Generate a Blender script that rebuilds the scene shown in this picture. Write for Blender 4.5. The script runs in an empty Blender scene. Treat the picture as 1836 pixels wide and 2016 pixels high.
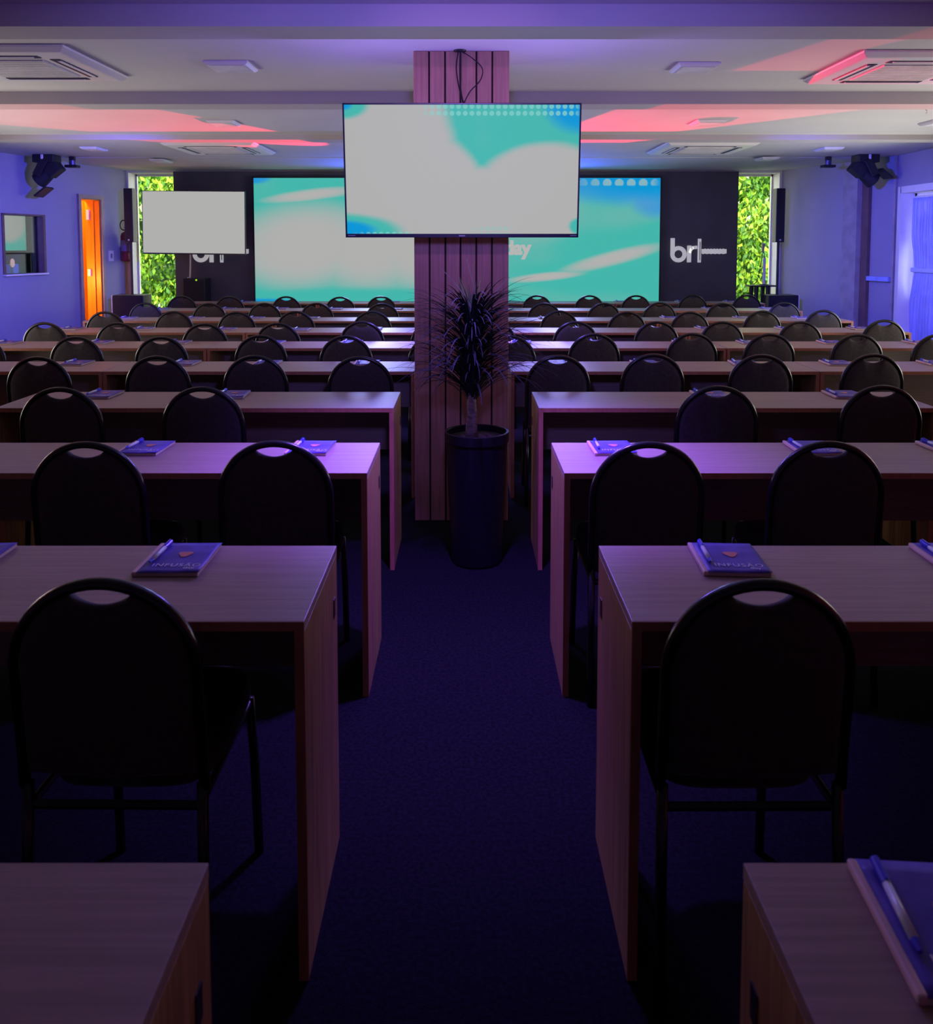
import bpy, bmesh, math, random
from mathutils import Vector, Matrix, Euler
R = math.radians
C = bpy.context.scene.collection
rnd = random.Random(7)

# ------------------------------------------------------------------ camera
TH = R(4.0); F = 1650.0; H = 1.49; CX = 917.0; HY = 480.0
PY = HY + F * math.tan(TH)
cam_d = bpy.data.cameras.new('camera'); cam = bpy.data.objects.new('camera', cam_d); C.objects.link(cam)
cam.location = (0, 0, H); cam.rotation_euler = (R(90) - TH, 0, 0)
cam_d.sensor_width = 36; cam_d.lens = 36 * F / 2016
cam_d.shift_x = (918 - CX) / 2016; cam_d.shift_y = -(1008 - PY) / 2016
cam_d.clip_start = 0.02
cam_d.dof.use_dof = True; cam_d.dof.focus_distance = 6.0; cam_d.dof.aperture_fstop = 9.0
bpy.context.scene.camera = cam
vs = bpy.context.scene.view_settings
vs.view_transform = 'Standard'; vs.look = 'None'; vs.exposure = 0.0; vs.gamma = 1.0; vs.use_curve_mapping = False
bpy.context.scene.cycles.use_denoising = True
bpy.context.scene.cycles.max_bounces = 6
bpy.context.scene.cycles.sample_clamp_indirect = 4.0

def at(px, py, Y=None, Z=None):
    u = (px - CX) / F; v = (PY - py) / F
    d = Vector((u, math.cos(TH) + v * math.sin(TH), -math.sin(TH) + v * math.cos(TH)))
    t = Y / d.y if Y is not None else (Z - H) / d.z
    return Vector((0, 0, H)) + d * t

# ------------------------------------------------------------------ world, sun, big lights
w = bpy.data.worlds.new('world'); bpy.context.scene.world = w; w.use_nodes = True
wn = w.node_tree; bg = wn.nodes['Background']
bg.inputs[0].default_value = (1.0, 0.98, 0.88, 1); bg.inputs[1].default_value = 5.5

def light(name, kind, loc, target=None, power=10, color=(1, 1, 1), size=0.1, size_y=None, angle=45, blend=0.3, spread=None):
    ld = bpy.data.lights.new(name, kind); ld.energy = power; ld.color = color
    o = bpy.data.objects.new(name, ld); C.objects.link(o); o.location = loc
    if target is not None:
        o.rotation_euler = (Vector(target) - Vector(loc)).to_track_quat('-Z', 'Y').to_euler()
    if kind == 'SPOT':
        ld.spot_size = R(angle); ld.spot_blend = blend; ld.shadow_soft_size = size
    elif kind == 'AREA':
        ld.size = size
        if size_y: ld.shape = 'RECTANGLE'; ld.size_y = size_y
        if spread: ld.spread = R(spread)
    elif kind == 'POINT': ld.shadow_soft_size = size
    return o
sun = light('sun', 'SUN', (0, 0, 10), power=2.2, color=(1, 0.96, 0.85)); sun.data.angle = R(2)
sun.rotation_euler = Vector((0.35, 0.62, -1.0)).to_track_quat('-Z', 'Y').to_euler()
# added neutral room fill by both side walls (out of frame)
light('fill_left', 'AREA', (-5.0, 6.3, 0.95), (-1.0, 6.6, 2.5), 50, (1.0, 0.95, 0.88), 3.6, 1.0, spread=130)
light('fill_right', 'AREA', (4.7, 5.9, 0.95), (1.0, 6.2, 2.5), 50, (1.0, 0.94, 0.86), 3.6, 1.0, spread=130)
# blue wash on the side walls and the ceiling above the stage
light('blue_wash_left', 'SPOT', (-1.6, 6.2, 2.15), (-5.0, 9.7, 1.30), 1000, (0.08, 0.065, 1.0), 0.1, angle=44, blend=0.9)
light('blue_wash_right', 'SPOT', (1.6, 6.2, 2.15), (4.9, 9.8, 1.20), 1000, (0.07, 0.065, 1.0), 0.1, angle=44, blend=0.9)
light('blue_stage_wash', 'AREA', (0, 10.9, 1.9), (0, 10.2, 2.6), 55, (0.04, 0.10, 1.0), 3.0, 0.2, spread=150)
light('led_glow_left', 'SPOT', (-1.2, 11.1, 1.7), (-1.2, 8.6, 0.6), 140, (0.42, 0.48, 1.0), 0.3, angle=84, blend=1.0)
light('led_glow_right', 'SPOT', (1.2, 11.1, 1.7), (1.2, 8.6, 0.6), 120, (0.38, 0.38, 1.0), 0.3, angle=84, blend=1.0)
# violet light on the pillar, backlight behind the pillar television, downward violet wash over aisle and rows
light('violet_front', 'SPOT', (0.0, 0.4, 2.35), (0, 4.3, 1.95), 110, (0.62, 0.24, 0.85), 0.05, angle=24, blend=1.0)
light('violet_ceiling', 'SPOT', (0.0, 1.4, 1.75), (0, 4.6, 2.55), 150, (0.24, 0.18, 1.0), 0.08, angle=100, blend=1.0)
light('television_backlight', 'SPOT', (-0.40, 4.17, 1.75), (-0.55, 4.1, 2.6), 17, (0.32, 0.20, 1.0), 0.05, angle=150, blend=1.0)
light('television_backlight', 'SPOT', (0.40, 4.17, 1.75), (0.55, 4.1, 2.6), 17, (0.32, 0.20, 1.0), 0.05, angle=150, blend=1.0)
light('television_glow', 'SPOT', (0.0, 3.72, 1.62), (0, 2.4, 0.65), 75, (0.24, 0.11, 1.0), 0.12, angle=130, blend=1.0)
light('violet_aisle', 'SPOT', (0.0, 2.85, 2.42), (0, 2.95, 0.7), 560, (0.22, 0.08, 1.0), 0.05, angle=78, blend=1.0)
light('violet_rows', 'SPOT', (0.0, 6.4, 2.38), (0, 6.3, 0.7), 640, (0.24, 0.13, 1.0), 0.45, angle=105, blend=1.0)
# red beams that rake the ceiling from two par cans in front of the LED wall
light('red_beam_left', 'SPOT', (0.65, 11.1, 1.72), (0.65 - 5 * math.cos(R(49.7)), 11.1 - 5 * math.sin(R(49.7)), 1.72 + 5 * math.tan(R(4))), 5000, (1.0, 0.03, 0.07), 0.01, angle=19, blend=0.08)
light('red_beam_right', 'SPOT', (-0.65, 11.1, 1.72), (-0.65 + 5 * math.cos(R(61.5)), 11.1 - 5 * math.sin(R(61.5)), 1.72 + 5 * math.tan(R(4))), 5000, (1.0, 0.03, 0.07), 0.01, angle=19, blend=0.08)

# ------------------------------------------------------------------ node helpers
class E:
    def __init__(s, nt, sock): s.nt = nt; s.s = sock
    def _op(s, o, b=None, c=None, flip=False):
        n = s.nt.nodes.new('ShaderNodeMath'); n.operation = o
        ins = [s, b, c]
        if flip: ins = [b, s, c]
        for i, v in enumerate(ins):
            if v is None: continue
            if isinstance(v, E): s.nt.links.new(v.s, n.inputs[i])
            else: n.inputs[i].default_value = v
        return E(s.nt, n.outputs[0])
    def __add__(s, b): return s._op('ADD', b)
    __radd__ = __add__
    def __sub__(s, b): return s._op('SUBTRACT', b)
    def __rsub__(s, b): return s._op('SUBTRACT', b, flip=True)
    def __mul__(s, b): return s._op('MULTIPLY', b)
    __rmul__ = __mul__
    def __truediv__(s, b): return s._op('DIVIDE', b)
    def sq(s): return s * s
    def max(s, b): return s._op('MAXIMUM', b)
    def min(s, b): return s._op('MINIMUM', b)
    def fract(s): return s._op('FRACT')
    def sqrt(s): return s._op('SQRT')
    def step(s, lo, hi):
        n = s.nt.nodes.new('ShaderNodeMapRange'); n.interpolation_type = 'SMOOTHSTEP'
        s.nt.links.new(s.s, n.inputs[0]); n.inputs[1].default_value = lo; n.inputs[2].default_value = hi
        return E(s.nt, n.outputs[0])
def mixc(nt, fac, a, b):
    n = nt.nodes.new('ShaderNodeMix'); n.data_type = 'RGBA'
    for i, v in ((0, fac), (6, a), (7, b)):
        if isinstance(v, E): nt.links.new(v.s, n.inputs[i])
        elif isinstance(v, bpy.types.NodeSocket): nt.links.new(v, n.inputs[i])
        else: n.inputs[i].default_value = v if i == 0 else (*v, 1)
    return n.outputs[2]

MATS = {}
def mat(name, base, rough=0.6, metal=0.0, spec=0.5, var=0.12, scale=8.0, stretch=(1, 1, 1), bump=0.0, bscale=None, coat=0.0, em=None, ems=0.0, detail=3, sheen=0):
    if name in MATS: return MATS[name]
    m = bpy.data.materials.new(name); m.use_nodes = True; nt = m.node_tree; b = nt.nodes['Principled BSDF']
    b.inputs['Roughness'].default_value = rough; b.inputs['Metallic'].default_value = metal
    b.inputs['Specular IOR Level'].default_value = spec
    b.inputs['Coat Weight'].default_value = coat; b.inputs['Sheen Weight'].default_value = sheen
    tc = nt.nodes.new('ShaderNodeTexCoord'); mp = nt.nodes.new('ShaderNodeMapping'); mp.inputs['Scale'].default_value = stretch
    nt.links.new(tc.outputs['Object'], mp.inputs[0])
    ns = nt.nodes.new('ShaderNodeTexNoise'); ns.inputs['Scale'].default_value = scale; ns.inputs['Detail'].default_value = detail
    nt.links.new(mp.outputs[0], ns.inputs['Vector'])
    lo = tuple(c * (1 - var) for c in base); hi = tuple(min(1, c * (1 + var)) for c in base)
    f = E(nt, ns.outputs[0]).step(0.3, 0.7)
    nt.links.new(mixc(nt, f, lo, hi), b.inputs['Base Color'])
    if bump:
        n2 = nt.nodes.new('ShaderNodeTexNoise'); n2.inputs['Scale'].default_value = bscale or scale * 6
        nt.links.new(mp.outputs[0], n2.inputs['Vector'])
        bp = nt.nodes.new('ShaderNodeBump'); bp.inputs['Strength'].default_value = bump; bp.inputs['Distance'].default_value = 0.01
        nt.links.new(n2.outputs[0], bp.inputs['Height']); nt.links.new(bp.outputs[0], b.inputs['Normal'])
    if em: b.inputs['Emission Color'].default_value = (*em, 1); b.inputs['Emission Strength'].default_value = ems
    MATS[name] = m
    return m
def glass_mat():
    m = bpy.data.materials.new('window_glass'); m.use_nodes = True; nt = m.node_tree; nt.nodes.clear()
    o = nt.nodes.new('ShaderNodeOutputMaterial'); mx = nt.nodes.new('ShaderNodeMixShader'); t = nt.nodes.new('ShaderNodeBsdfTransparent'); g = nt.nodes.new('ShaderNodeBsdfGlossy')
    g.inputs['Roughness'].default_value = 0.02; fr = nt.nodes.new('ShaderNodeFresnel'); fr.inputs[0].default_value = 1.3
    t.inputs[0].default_value = (0.93, 0.97, 0.95, 1)
    nt.links.new(fr.outputs[0], mx.inputs[0]); nt.links.new(t.outputs[0], mx.inputs[1]); nt.links.new(g.outputs[0], mx.inputs[2]); nt.links.new(mx.outputs[0], o.inputs[0])
    return m
GLASS = glass_mat()

WOODH = mat('laminate_oak_along', (0.36, 0.26, 0.22), 0.42, spec=0.35, var=0.11, scale=7, stretch=(0.5, 18, 18), detail=5)
WOODV = mat('laminate_oak_upright', (0.38, 0.23, 0.09), 0.45, var=0.25, scale=6, stretch=(14, 14, 0.5), detail=5)
SLAT = mat('terracotta_wood_slat', (0.46, 0.22, 0.14), 0.5, var=0.15, scale=5, stretch=(14, 14, 0.6), detail=5)
GROOVE = mat('dark_groove_backing', (0.03, 0.012, 0.012), 0.8)
FABRIC = mat('charcoal_upholstery', (0.040, 0.032, 0.030), 0.85, var=0.2, scale=60, bump=0.3, bscale=500, sheen=0.15)
TUBE = mat('black_gloss_tube', (0.010, 0.010, 0.012), 0.25, var=0.1, spec=0.6)
BLACK = mat('black_plastic', (0.014, 0.014, 0.017), 0.45)
MATTE = mat('matte_black_grille', (0.012, 0.012, 0.016), 0.7, bump=0.3, bscale=300)
BEZEL = mat('tv_bezel_gloss', (0.03, 0.03, 0.05), 0.3)
PANELG = mat('dark_grey_backdrop', (0.095, 0.095, 0.125), 0.7, var=0.1, scale=3)
WALLP = mat('wall_paint', (0.34, 0.34, 0.41), 0.8, var=0.03, scale=2, bump=0.05, bscale=60)
CEILP = mat('ceiling_paint', (0.62, 0.61, 0.60), 0.75, var=0.03, scale=2, bump=0.05, bscale=60)
BEAMP = mat('beam_paint', (0.52, 0.49, 0.48), 0.8, var=0.03, scale=2)
WHITE = mat('white_gloss_plastic', (0.80, 0.78, 0.76), 0.4, var=0.02)
WHITEM = mat('white_paint_reveal', (0.86, 0.85, 0.80), 0.6, var=0.02)
GREYM = mat('grey_metal', (0.30, 0.29, 0.31), 0.5, 0.3)
CARPET = mat('navy_carpet', (0.011, 0.012, 0.014), 0.95, spec=0.05, var=0.35, scale=90, bump=0.8, bscale=400)
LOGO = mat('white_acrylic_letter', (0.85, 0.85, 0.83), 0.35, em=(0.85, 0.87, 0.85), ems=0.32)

# ------------------------------------------------------------------ mesh helpers
def tag(o, label=None, cat=None, group=None, kind=None):
    if label: o['label'] = label
    if cat: o['category'] = cat
    if group: o['group'] = group
    if kind: o['kind'] = kind
    return o
def obj(name, bm, m, parent=None, smooth=False, bevel=0):
    me = bpy.data.meshes.new(name); bmesh.ops.recalc_face_normals(bm, faces=bm.faces); bm.to_mesh(me); bm.free()
    ms = m if isinstance(m, (list, tuple)) else [m]
    for x in ms: me.materials.append(x)
    if smooth:
        for p in me.polygons: p.use_smooth = True
    o = bpy.data.objects.new(name, me); C.objects.link(o)
    if parent: o.parent = parent
    if bevel:
        b = o.modifiers.new('bevel', 'BEVEL'); b.width = bevel; b.segments = 2; b.limit_method = 'ANGLE'
    return o
def thing(name, label, cat, loc=(0, 0, 0), rz=0, group=None):
    o = bpy.data.objects.new(name, None); C.objects.link(o); o.location = loc; o.rotation_euler = (0, 0, rz); o.empty_display_size = 0.1
    return tag(o, label, cat, group)
def box(bm, c, s, M=None, mi=0):
    r = bmesh.ops.create_cube(bm, size=1.0)
    for v in r['verts']:
        v.co = Vector((v.co.x * s[0] + c[0], v.co.y * s[1] + c[1], v.co.z * s[2] + c[2]))
        if M: v.co = M @ v.co
    if mi:
        for f in {f for v in r['verts'] for f in v.link_faces}: f.material_index = mi
    return bm
def B(c, s, M=None): return box(bmesh.new(), c, s, M)
def BB(x0, x1, y0, y1, z0, z1): return B(((x0 + x1) / 2, (y0 + y1) / 2, (z0 + z1) / 2), (abs(x1 - x0), abs(y1 - y0), abs(z1 - z0)))
def cyl(bm, p0, p1, r0, r1=None, n=16, caps=True):
    r1 = r0 if r1 is None else r1
    p0 = Vector(p0); p1 = Vector(p1); d = p1 - p0
    M = Matrix.Translation((p0 + p1) / 2) @ d.to_track_quat('Z', 'Y').to_matrix().to_4x4()
    bmesh.ops.create_cone(bm, cap_ends=caps, segments=n, radius1=r0, radius2=r1, depth=d.length, matrix=M)
    return bm
def tube(bm, pts, r, n=8, closed=False):
    pts = [Vector(p) for p in pts]; rings = []; N = len(pts)
    up = None
    for i, p in enumerate(pts):
        t = (pts[(i + 1) % N] - pts[i - 1]) if (closed or 0 < i < N - 1) else (pts[1] - pts[0] if i == 0 else pts[-1] - pts[-2])
        t.normalize()
        if up is None:
            up = Vector((0, 0, 1)) if abs(t.z) < 0.9 else Vector((0, 1, 0))
        a = t.cross(up).normalized(); up = a.cross(t).normalized()
        rr = r[i] if isinstance(r, (list, tuple)) else r
        rings.append([bm.verts.new(p + (a * math.cos(2 * math.pi * k / n) + up * math.sin(2 * math.pi * k / n)) * rr) for k in range(n)])
    M = N if closed else N - 1
    for i in range(M):
        A = rings[i]; D = rings[(i + 1) % N]
        for k in range(n): bm.faces.new((A[k], A[(k + 1) % n], D[(k + 1) % n], D[k]))
    if not closed: bm.faces.new(rings[0][::-1]); bm.faces.new(rings[-1])
    return bm
def lathe(bm, prof, c=(0, 0, 0), n=32):
    rings = []
    for r, z in prof:
        rings.append([bm.verts.new((c[0] + r * math.cos(2 * math.pi * k / n), c[1] + r * math.sin(2 * math.pi * k / n), c[2] + z)) for k in range(n)])
    for A, D in zip(rings, rings[1:]):
        for k in range(n): bm.faces.new((A[k], A[(k + 1) % n], D[(k + 1) % n], D[k]))
    bm.faces.new(rings[0][::-1]); bm.faces.new(rings[-1])
    return bm
def prism(bm, pts, y0, y1):   # outline in XZ extruded along Y
    a = [bm.verts.new((x, y0, z)) for x, z in pts]; b = [bm.verts.new((x, y1, z)) for x, z in pts]
    bm.faces.new(a); bm.faces.new(b[::-1]); n = len(pts)
    for i in range(n): bm.faces.new((a[i], b[i], b[(i + 1) % n], a[(i + 1) % n]))
    return bm
def text_mesh(name, s, size, ext, m, parent, loc, rot=(0, 0, 0), spacing=1.0, align='CENTER', offset=0.0, squash=1):
    cu = bpy.data.curves.new(name, 'FONT'); cu.body = s; cu.size = size; cu.extrude = ext; cu.align_x = align; cu.align_y = 'CENTER'; cu.space_character = spacing; cu.offset = offset
    t = bpy.data.objects.new(name, cu); C.objects.link(t)
    bpy.context.view_layer.update()
    me = bpy.data.meshes.new_from_object(t.evaluated_get(bpy.context.evaluated_depsgraph_get()))
    bpy.data.objects.remove(t); bpy.data.curves.remove(cu)
    me.name = name; me.materials.clear(); me.materials.append(m)
    o = bpy.data.objects.new(name, me); C.objects.link(o); o.parent = parent; o.location = loc; o.rotation_euler = rot; o.scale = (squash, 1, 1)
    return o
def struct(name, bm, m, bevel=0, label=None):
    o = obj(name, bm, m, bevel=bevel); o['kind'] = 'structure'
    if label: o['label'] = label
    return o
def copy_tree(o, parent=None):
    c = o.copy(); C.objects.link(c); c.parent = parent
    for ch in list(o.children): copy_tree(ch, c)
    return c
ORD = ['first', 'second', 'third', 'fourth', 'fifth', 'sixth', 'seventh']

# ------------------------------------------------------------------ room shell
CZ = 2.49; WT = 0.18; YB = 11.5
LK = Vector((-5.18, 9.0)); LE = Vector((-4.62, YB)); RK = Vector((4.90, 9.58)); RE = Vector((4.30, YB))
struct('floor', BB(-5.6, 5.4, -3.2, YB + 0.32, -0.1, 0), CARPET)
struct('ceiling', BB(-5.6, 5.4, -3.2, 9.8, CZ, CZ + 0.15), CEILP)
struct('ceiling_stage', BB(-5.6, 5.4, 9.8, YB + 0.35, CZ - 0.006, CZ + 0.15), CEILP).name = 'ceiling'
def wall_seg(name, p0, p1, holes, m, z1=CZ, out=1, th=WT):
    p0 = Vector(p0); p1 = Vector(p1); d = (p1 - p0); L = d.length; d.normalize(); nrm = Vector((d.y, -d.x)) * out
    M = Matrix(((d.x, nrm.x, 0, p0.x), (d.y, nrm.y, 0, p0.y), (0, 0, 1, 0), (0, 0, 0, 1)))
    bm = bmesh.new(); xs = sorted({0, L, *[h[0] for h in holes], *[h[1] for h in holes]})
    for a, b in zip(xs, xs[1:]):
        hs = sorted([h for h in holes if h[0] <= a + 1e-6 and h[1] >= b - 1e-6], key=lambda h: h[2])
        z = 0
        for h in hs:
            if h[2] > z: box(bm, ((a + b) / 2, th / 2, (z + h[2]) / 2), (b - a, th, h[2] - z), M)
            z = h[3]
        if z < z1: box(bm, ((a + b) / 2, th / 2, (z + z1) / 2), (b - a, th, z1 - z), M)
    bmesh.ops.remove_doubles(bm, verts=bm.verts, dist=1e-5)
    struct(name, bm, m); return M, L
def s_on(px, p0, p1):   # distance along a wall (plan view) where a sight line meets it
    u = (px - CX) / F * math.cos(TH); d = p1 - p0
    t = (u * p0.y - p0.x) / (d.x - u * d.y); return t * d.length
# left wall (two runs), window into the control booth and the orange doorway
wl0, wl1 = 0.28, s_on(89, LK, LE); WZ0, WZ1 = 1.15, 1.83
dl0, dl1 = s_on(159, LK, LE), s_on(198, LK, LE); DZ = 2.06
wall_seg('wall_left', (-5.18, -3.0), LK, [], WALLP, out=-1)
ML, LL = wall_seg('wall_left', LK, LE, [(wl0, wl1, WZ0, WZ1), (dl0, dl1, 0, DZ)], WALLP, out=-1)
# right wall: glass door with curtain near the camera side of the corner
MR0, LR0 = wall_seg('wall_right', (4.90, -3.0), RK, [(12.58 - 2.40, 12.58 - 0.10, 0, 2.07)], WALLP)
MR1, LR1 = wall_seg('wall_right', RK, RE, [], WALLP)
# back wall with two tall windows
wx = [at(256, 480, Y=YB).x, at(348, 480, Y=YB).x, at(1447, 480, Y=YB).x, at(1531, 480, Y=YB).x]
wz0, wz1 = 0.55, 2.455
MB_, LB = wall_seg('wall_back', (-4.7, YB), (4.40, YB), [(wx[0] + 4.7, wx[1] + 4.7, wz0, wz1), (wx[2] + 4.7, wx[3] + 4.7, wz0, wz1)], WHITEM, out=-1, th=0.30)
wall_seg('wall_front', (-5.2, -3.0), (5.0, -3.0), [], WALLP)
# ceiling beams
for i, (py, pyb, dep) in enumerate(((8, 52, 0.22), (180, 205, 0.22), (265, 275, 0.22))):
    y0 = at(917, py, Z=CZ).y; zb = at(917, pyb, Y=y0).z
    struct('trim_%d' % (i + 1), BB(-5.18, 4.9, y0, y0 + dep, zb, CZ), BEAMP)
# dark backdrop panels either side of the LED wall
px0, px1 = at(500, 480, Y=YB - 0.05).x, at(1299, 480, Y=YB - 0.05).x
def backdrop(n, xa, xb):
    struct('trim_%d' % n, BB(xa, xb, YB - 0.05, YB - 0.002, 0, CZ - 0.022), PANELG)
backdrop(4, wx[1] - 0.01, px0 + 0.02); backdrop(5, px1 - 0.02, wx[2] + 0.01)
struct('trim_6', BB(px0 + 0.02, px1 - 0.02, YB - 0.05, YB - 0.002, 2.3, CZ - 0.022), PANELG)
struct('trim_7', BB(px0 + 0.02, px1 - 0.02, YB - 0.05, YB - 0.002, 0, 0.68), PANELG)
# window frames and panes at the back
for n, (a, b) in enumerate(((wx[0], wx[1]), (wx[2], wx[3]))):
    fr = bmesh.new()
    for (x0, x1, z0, z1) in ((a, b, wz0, wz0 + 0.03), (a, b, wz1 - 0.03, wz1), (a, a + 0.02, wz0, wz1), (b - 0.02, b, wz0, wz1)):
        box(fr, ((x0 + x1) / 2, YB + 0.27, (z0 + z1) / 2), (x1 - x0, 0.04, z1 - z0))
    o = struct('window_%d' % (n + 1), fr, WHITE)
    obj('window_pane', BB(a + 0.015, b - 0.015, YB + 0.268, YB + 0.272, wz0 + 0.02, wz1 - 0.02), GLASS, o)
struct('ground', BB(-9, 9, YB + 0.35, 19, -0.2, -0.1), mat('outdoor_soil', (0.10, 0.13, 0.05), 0.9))

# booth window on the left wall: frame, pane, sill
def lw(bm, s0, s1, z0, z1, y0, y1): return box(bm, ((s0 + s1) / 2, (y0 + y1) / 2, (z0 + z1) / 2), (s1 - s0, y1 - y0, z1 - z0), ML)
BROWN = mat('brown_wood_frame', (0.16, 0.10, 0.09), 0.5)
fr = bmesh.new()
lw(fr, wl1 - 0.035, wl1, WZ0, WZ1, -0.012, 0.12); lw(fr, wl0, wl0 + 0.035, WZ0, WZ1, -0.012, 0.12); lw(fr, wl0, wl1, WZ1 - 0.02, WZ1, -0.012, 0.12)
o = struct('window_3', fr, BROWN)
obj('window_pane', lw(bmesh.new(), wl0 + 0.03, wl1 - 0.03, WZ0, WZ1 - 0.02, 0.05, 0.056), GLASS, o)
obj('window_sill', lw(bmesh.new(), wl0, wl1, WZ0 - 0.02, WZ0, -0.04, 0.12), WHITE, o)
bt = bmesh.new()
lw(bt, wl0 - 0.3, wl1 + 0.25, 0.5, 2.3, 1.3, 1.35); lw(bt, wl0 - 0.35, wl0 - 0.3, 0.5, 2.3, WT, 1.35); lw(bt, wl1 + 0.25, wl1 + 0.3, 0.5, 2.3, WT, 1.35); lw(bt, wl0 - 0.35, wl1 + 0.3, 2.3, 2.35, WT, 1.35); lw(bt, wl0 - 0.35, wl1 + 0.3, 0.45, 0.5, WT, 1.35)
struct('wall_booth', bt, mat('booth_paint', (0.10, 0.10, 0.16), 0.8))

# orange doorway: brown frame, orange leaf, glowing corridor
ORANGE = mat('orange_varnished_wood', (0.85, 0.27, 0.01), 0.4, var=0.12, scale=4, stretch=(10, 10, 0.6))
dm = (dl0 + dl1) / 2
fr = bmesh.new()
lw(fr, dl0 - 0.05, dl0, 0, DZ + 0.05, -0.03, 0.12); lw(fr, dl1, dl1 + 0.05, 0, DZ + 0.05, -0.03, 0.12); lw(fr, dl0, dl1, DZ, DZ + 0.05, -0.03, 0.12)
d1 = struct('door_1', fr, mat('pale_brown_door_frame', (0.30, 0.22, 0.20), 0.5))
lf = bmesh.new(); lw(lf, dl1 - 0.02, dl1 - 0.002, 0.005, DZ, -0.005, WT + 0.02); lw(lf, dl1 - 0.034, dl1 - 0.018, 0.005, DZ, 0.07, 0.105); lw(lf, dl0, dl1, DZ - 0.015, DZ - 0.001, -0.005, WT + 0.02)
obj('door_lining', lf, ORANGE, d1)
lf = bmesh.new(); lw(lf, dl0 - 0.1, dl1 + 0.50, 0.01, 2.12, 0.55, 0.59); obj('door_leaf', lf, ORANGE, d1)
hb = bmesh.new(); lw(hb, dl1 - 0.045, dl1 - 0.02, 1.80, 1.93, WT - 0.05, WT - 0.01); obj('door_hinge', hb, WHITE, d1)
hb = bmesh.new(); lw(hb, dl1 - 0.045, dl1 - 0.02, 1.07, 1.16, WT - 0.05, WT - 0.01); obj('door_latch', hb, WHITE, d1)
cb = bmesh.new()
lw(cb, dl0 - 0.3, dl1 + 0.55, 0, 2.4, 0.9, 0.95); lw(cb, dl0 - 0.35, dl0 - 0.3, 0, 2.4, WT, 0.95); lw(cb, dl1 + 0.5, dl1 + 0.55, 0, 2.4, WT, 0.95); lw(cb, dl0 - 0.35, dl1 + 0.55, 2.4, 2.45, WT, 0.95)
struct('wall_corridor', cb, mat('corridor_paint', (0.7, 0.45, 0.2), 0.8))
light('corridor_lamp', 'POINT', ML @ Vector((dm + 0.12, 0.30, 2.2)), None, 34, (1, 0.52, 0.10), 0.05)
light('corridor_lamp_low', 'POINT', ML @ Vector((dl0 - 0.12, 0.32, 1.0)), None, 22, (1, 0.52, 0.10), 0.08)

# right wall: pilaster, pipe, door panel with blue bar, glass door with curtain
def rw(bm, s0, s1, z0, z1, y0, y1, M=None): return box(bm, ((s0 + s1) / 2, (y0 + y1) / 2, (z0 + z1) / 2), (s1 - s0, y1 - y0, z1 - z0), M or MR1)
GREYP = mat('grey_pilaster_paint', (0.36, 0.34, 0.34), 0.7)
pa, pb, pc = s_on(1713, RK, RE), s_on(1700, RK, RE), s_on(1672, RK, RE)
b_ = bmesh.new(); rw(b_, pb, pc, 0, CZ - 0.02, -0.12, -0.002); struct('trim_10', b_, GREYP)
b_ = bmesh.new(); rw(b_, pa, pb + 0.005, 0, CZ - 0.02, -0.05, -0.002); struct('trim_11', b_, BROWN)
b_ = bmesh.new(); rw(b_, 0.0, 0.03, 0, CZ - 0.002, -0.03, -0.002); struct('trim_12', b_, GREYP)
bar = bmesh.new(); rw(bar, 0.04, pa - 0.01, 1.055, 1.11, -0.06, -0.01)
tag(obj('push_bar', bar, mat('pale_blue_bar', (0.35, 0.42, 0.85), 0.35), bevel=0.004), 'pale blue horizontal bar across the wall between pilaster and curtained door', 'rail')
# glass door recess in the straight run (outer side X > 4.9)
ya, yb = RK.y - 2.40, RK.y - 0.10
fr = bmesh.new()
for (y0, y1, z0, z1) in ((ya, ya + 0.05, 0, 2.07), (yb - 0.05, yb, 0, 2.07), (ya, yb, 2.02, 2.07), ((ya + yb) / 2 - 0.025, (ya + yb) / 2 + 0.025, 0, 2.07)):
    box(fr, (5.06, (y0 + y1) / 2, (z0 + z1) / 2), (0.04, y1 - y0, z1 - z0))
d2 = struct('door_2', fr, WHITE)
obj('window_pane', BB(5.055, 5.060, ya + 0.04, yb - 0.04, 0.02, 2.03), GLASS, d2)
fr = bmesh.new()
for (y0, y1, z0, z1) in ((yb - 0.012, yb + 0.06, 0, 2.13), (ya - 0.06, ya + 0.01, 0, 2.13), (ya, yb, 2.055, 2.13)):
    box(fr, (4.965, (y0 + y1) / 2, (z0 + z1) / 2), (0.17, y1 - y0, z1 - z0))
struct('trim_13', fr, WHITEM)
cur = thing('curtain', 'sheer pale blue curtain gathered by a tie, hanging in the white door recess', 'curtain', (5.02, yb - 0.46, 0))
bm = bmesh.new(); NU, NV = 90, 40; L = 0.84; grid = []
for j in range(NV + 1):
    z = 2.0 - j * 1.95 / NV; row = []
    pinch = 0.02 + 0.98 * min(1, abs(z - 1.2) / 0.35) ** 1.2
    for i in range(NU + 1):
        t = i / NU - 0.5
        y = t * L * (0.84 + 0.16 * pinch)
        x = 0.025 * math.sin(i * 0.95 + 0.6 * math.sin(j * 0.15)) * (0.5 + 0.5 * pinch) + 0.008 * math.sin(i * 2.3 + j * 0.2)
        row.append(bm.verts.new((x, y, z)))
    grid.append(row)
for j in range(NV):
    for i in range(NU): bm.faces.new((grid[j][i], grid[j][i + 1], grid[j + 1][i + 1], grid[j + 1][i]))
CURT = mat('pale_satin_curtain', (0.42, 0.50, 0.85), 0.35, var=0.15, scale=3, sheen=0.3)
ct = obj('drape', bm, CURT, cur, smooth=True); so = ct.modifiers.new('thick', 'SOLIDIFY'); so.thickness = 0.003
obj('tie_band', B((-0.01, 0, 1.2), (0.07, L * 0.9, 0.05)), CURT, cur, bevel=0.01)
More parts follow.
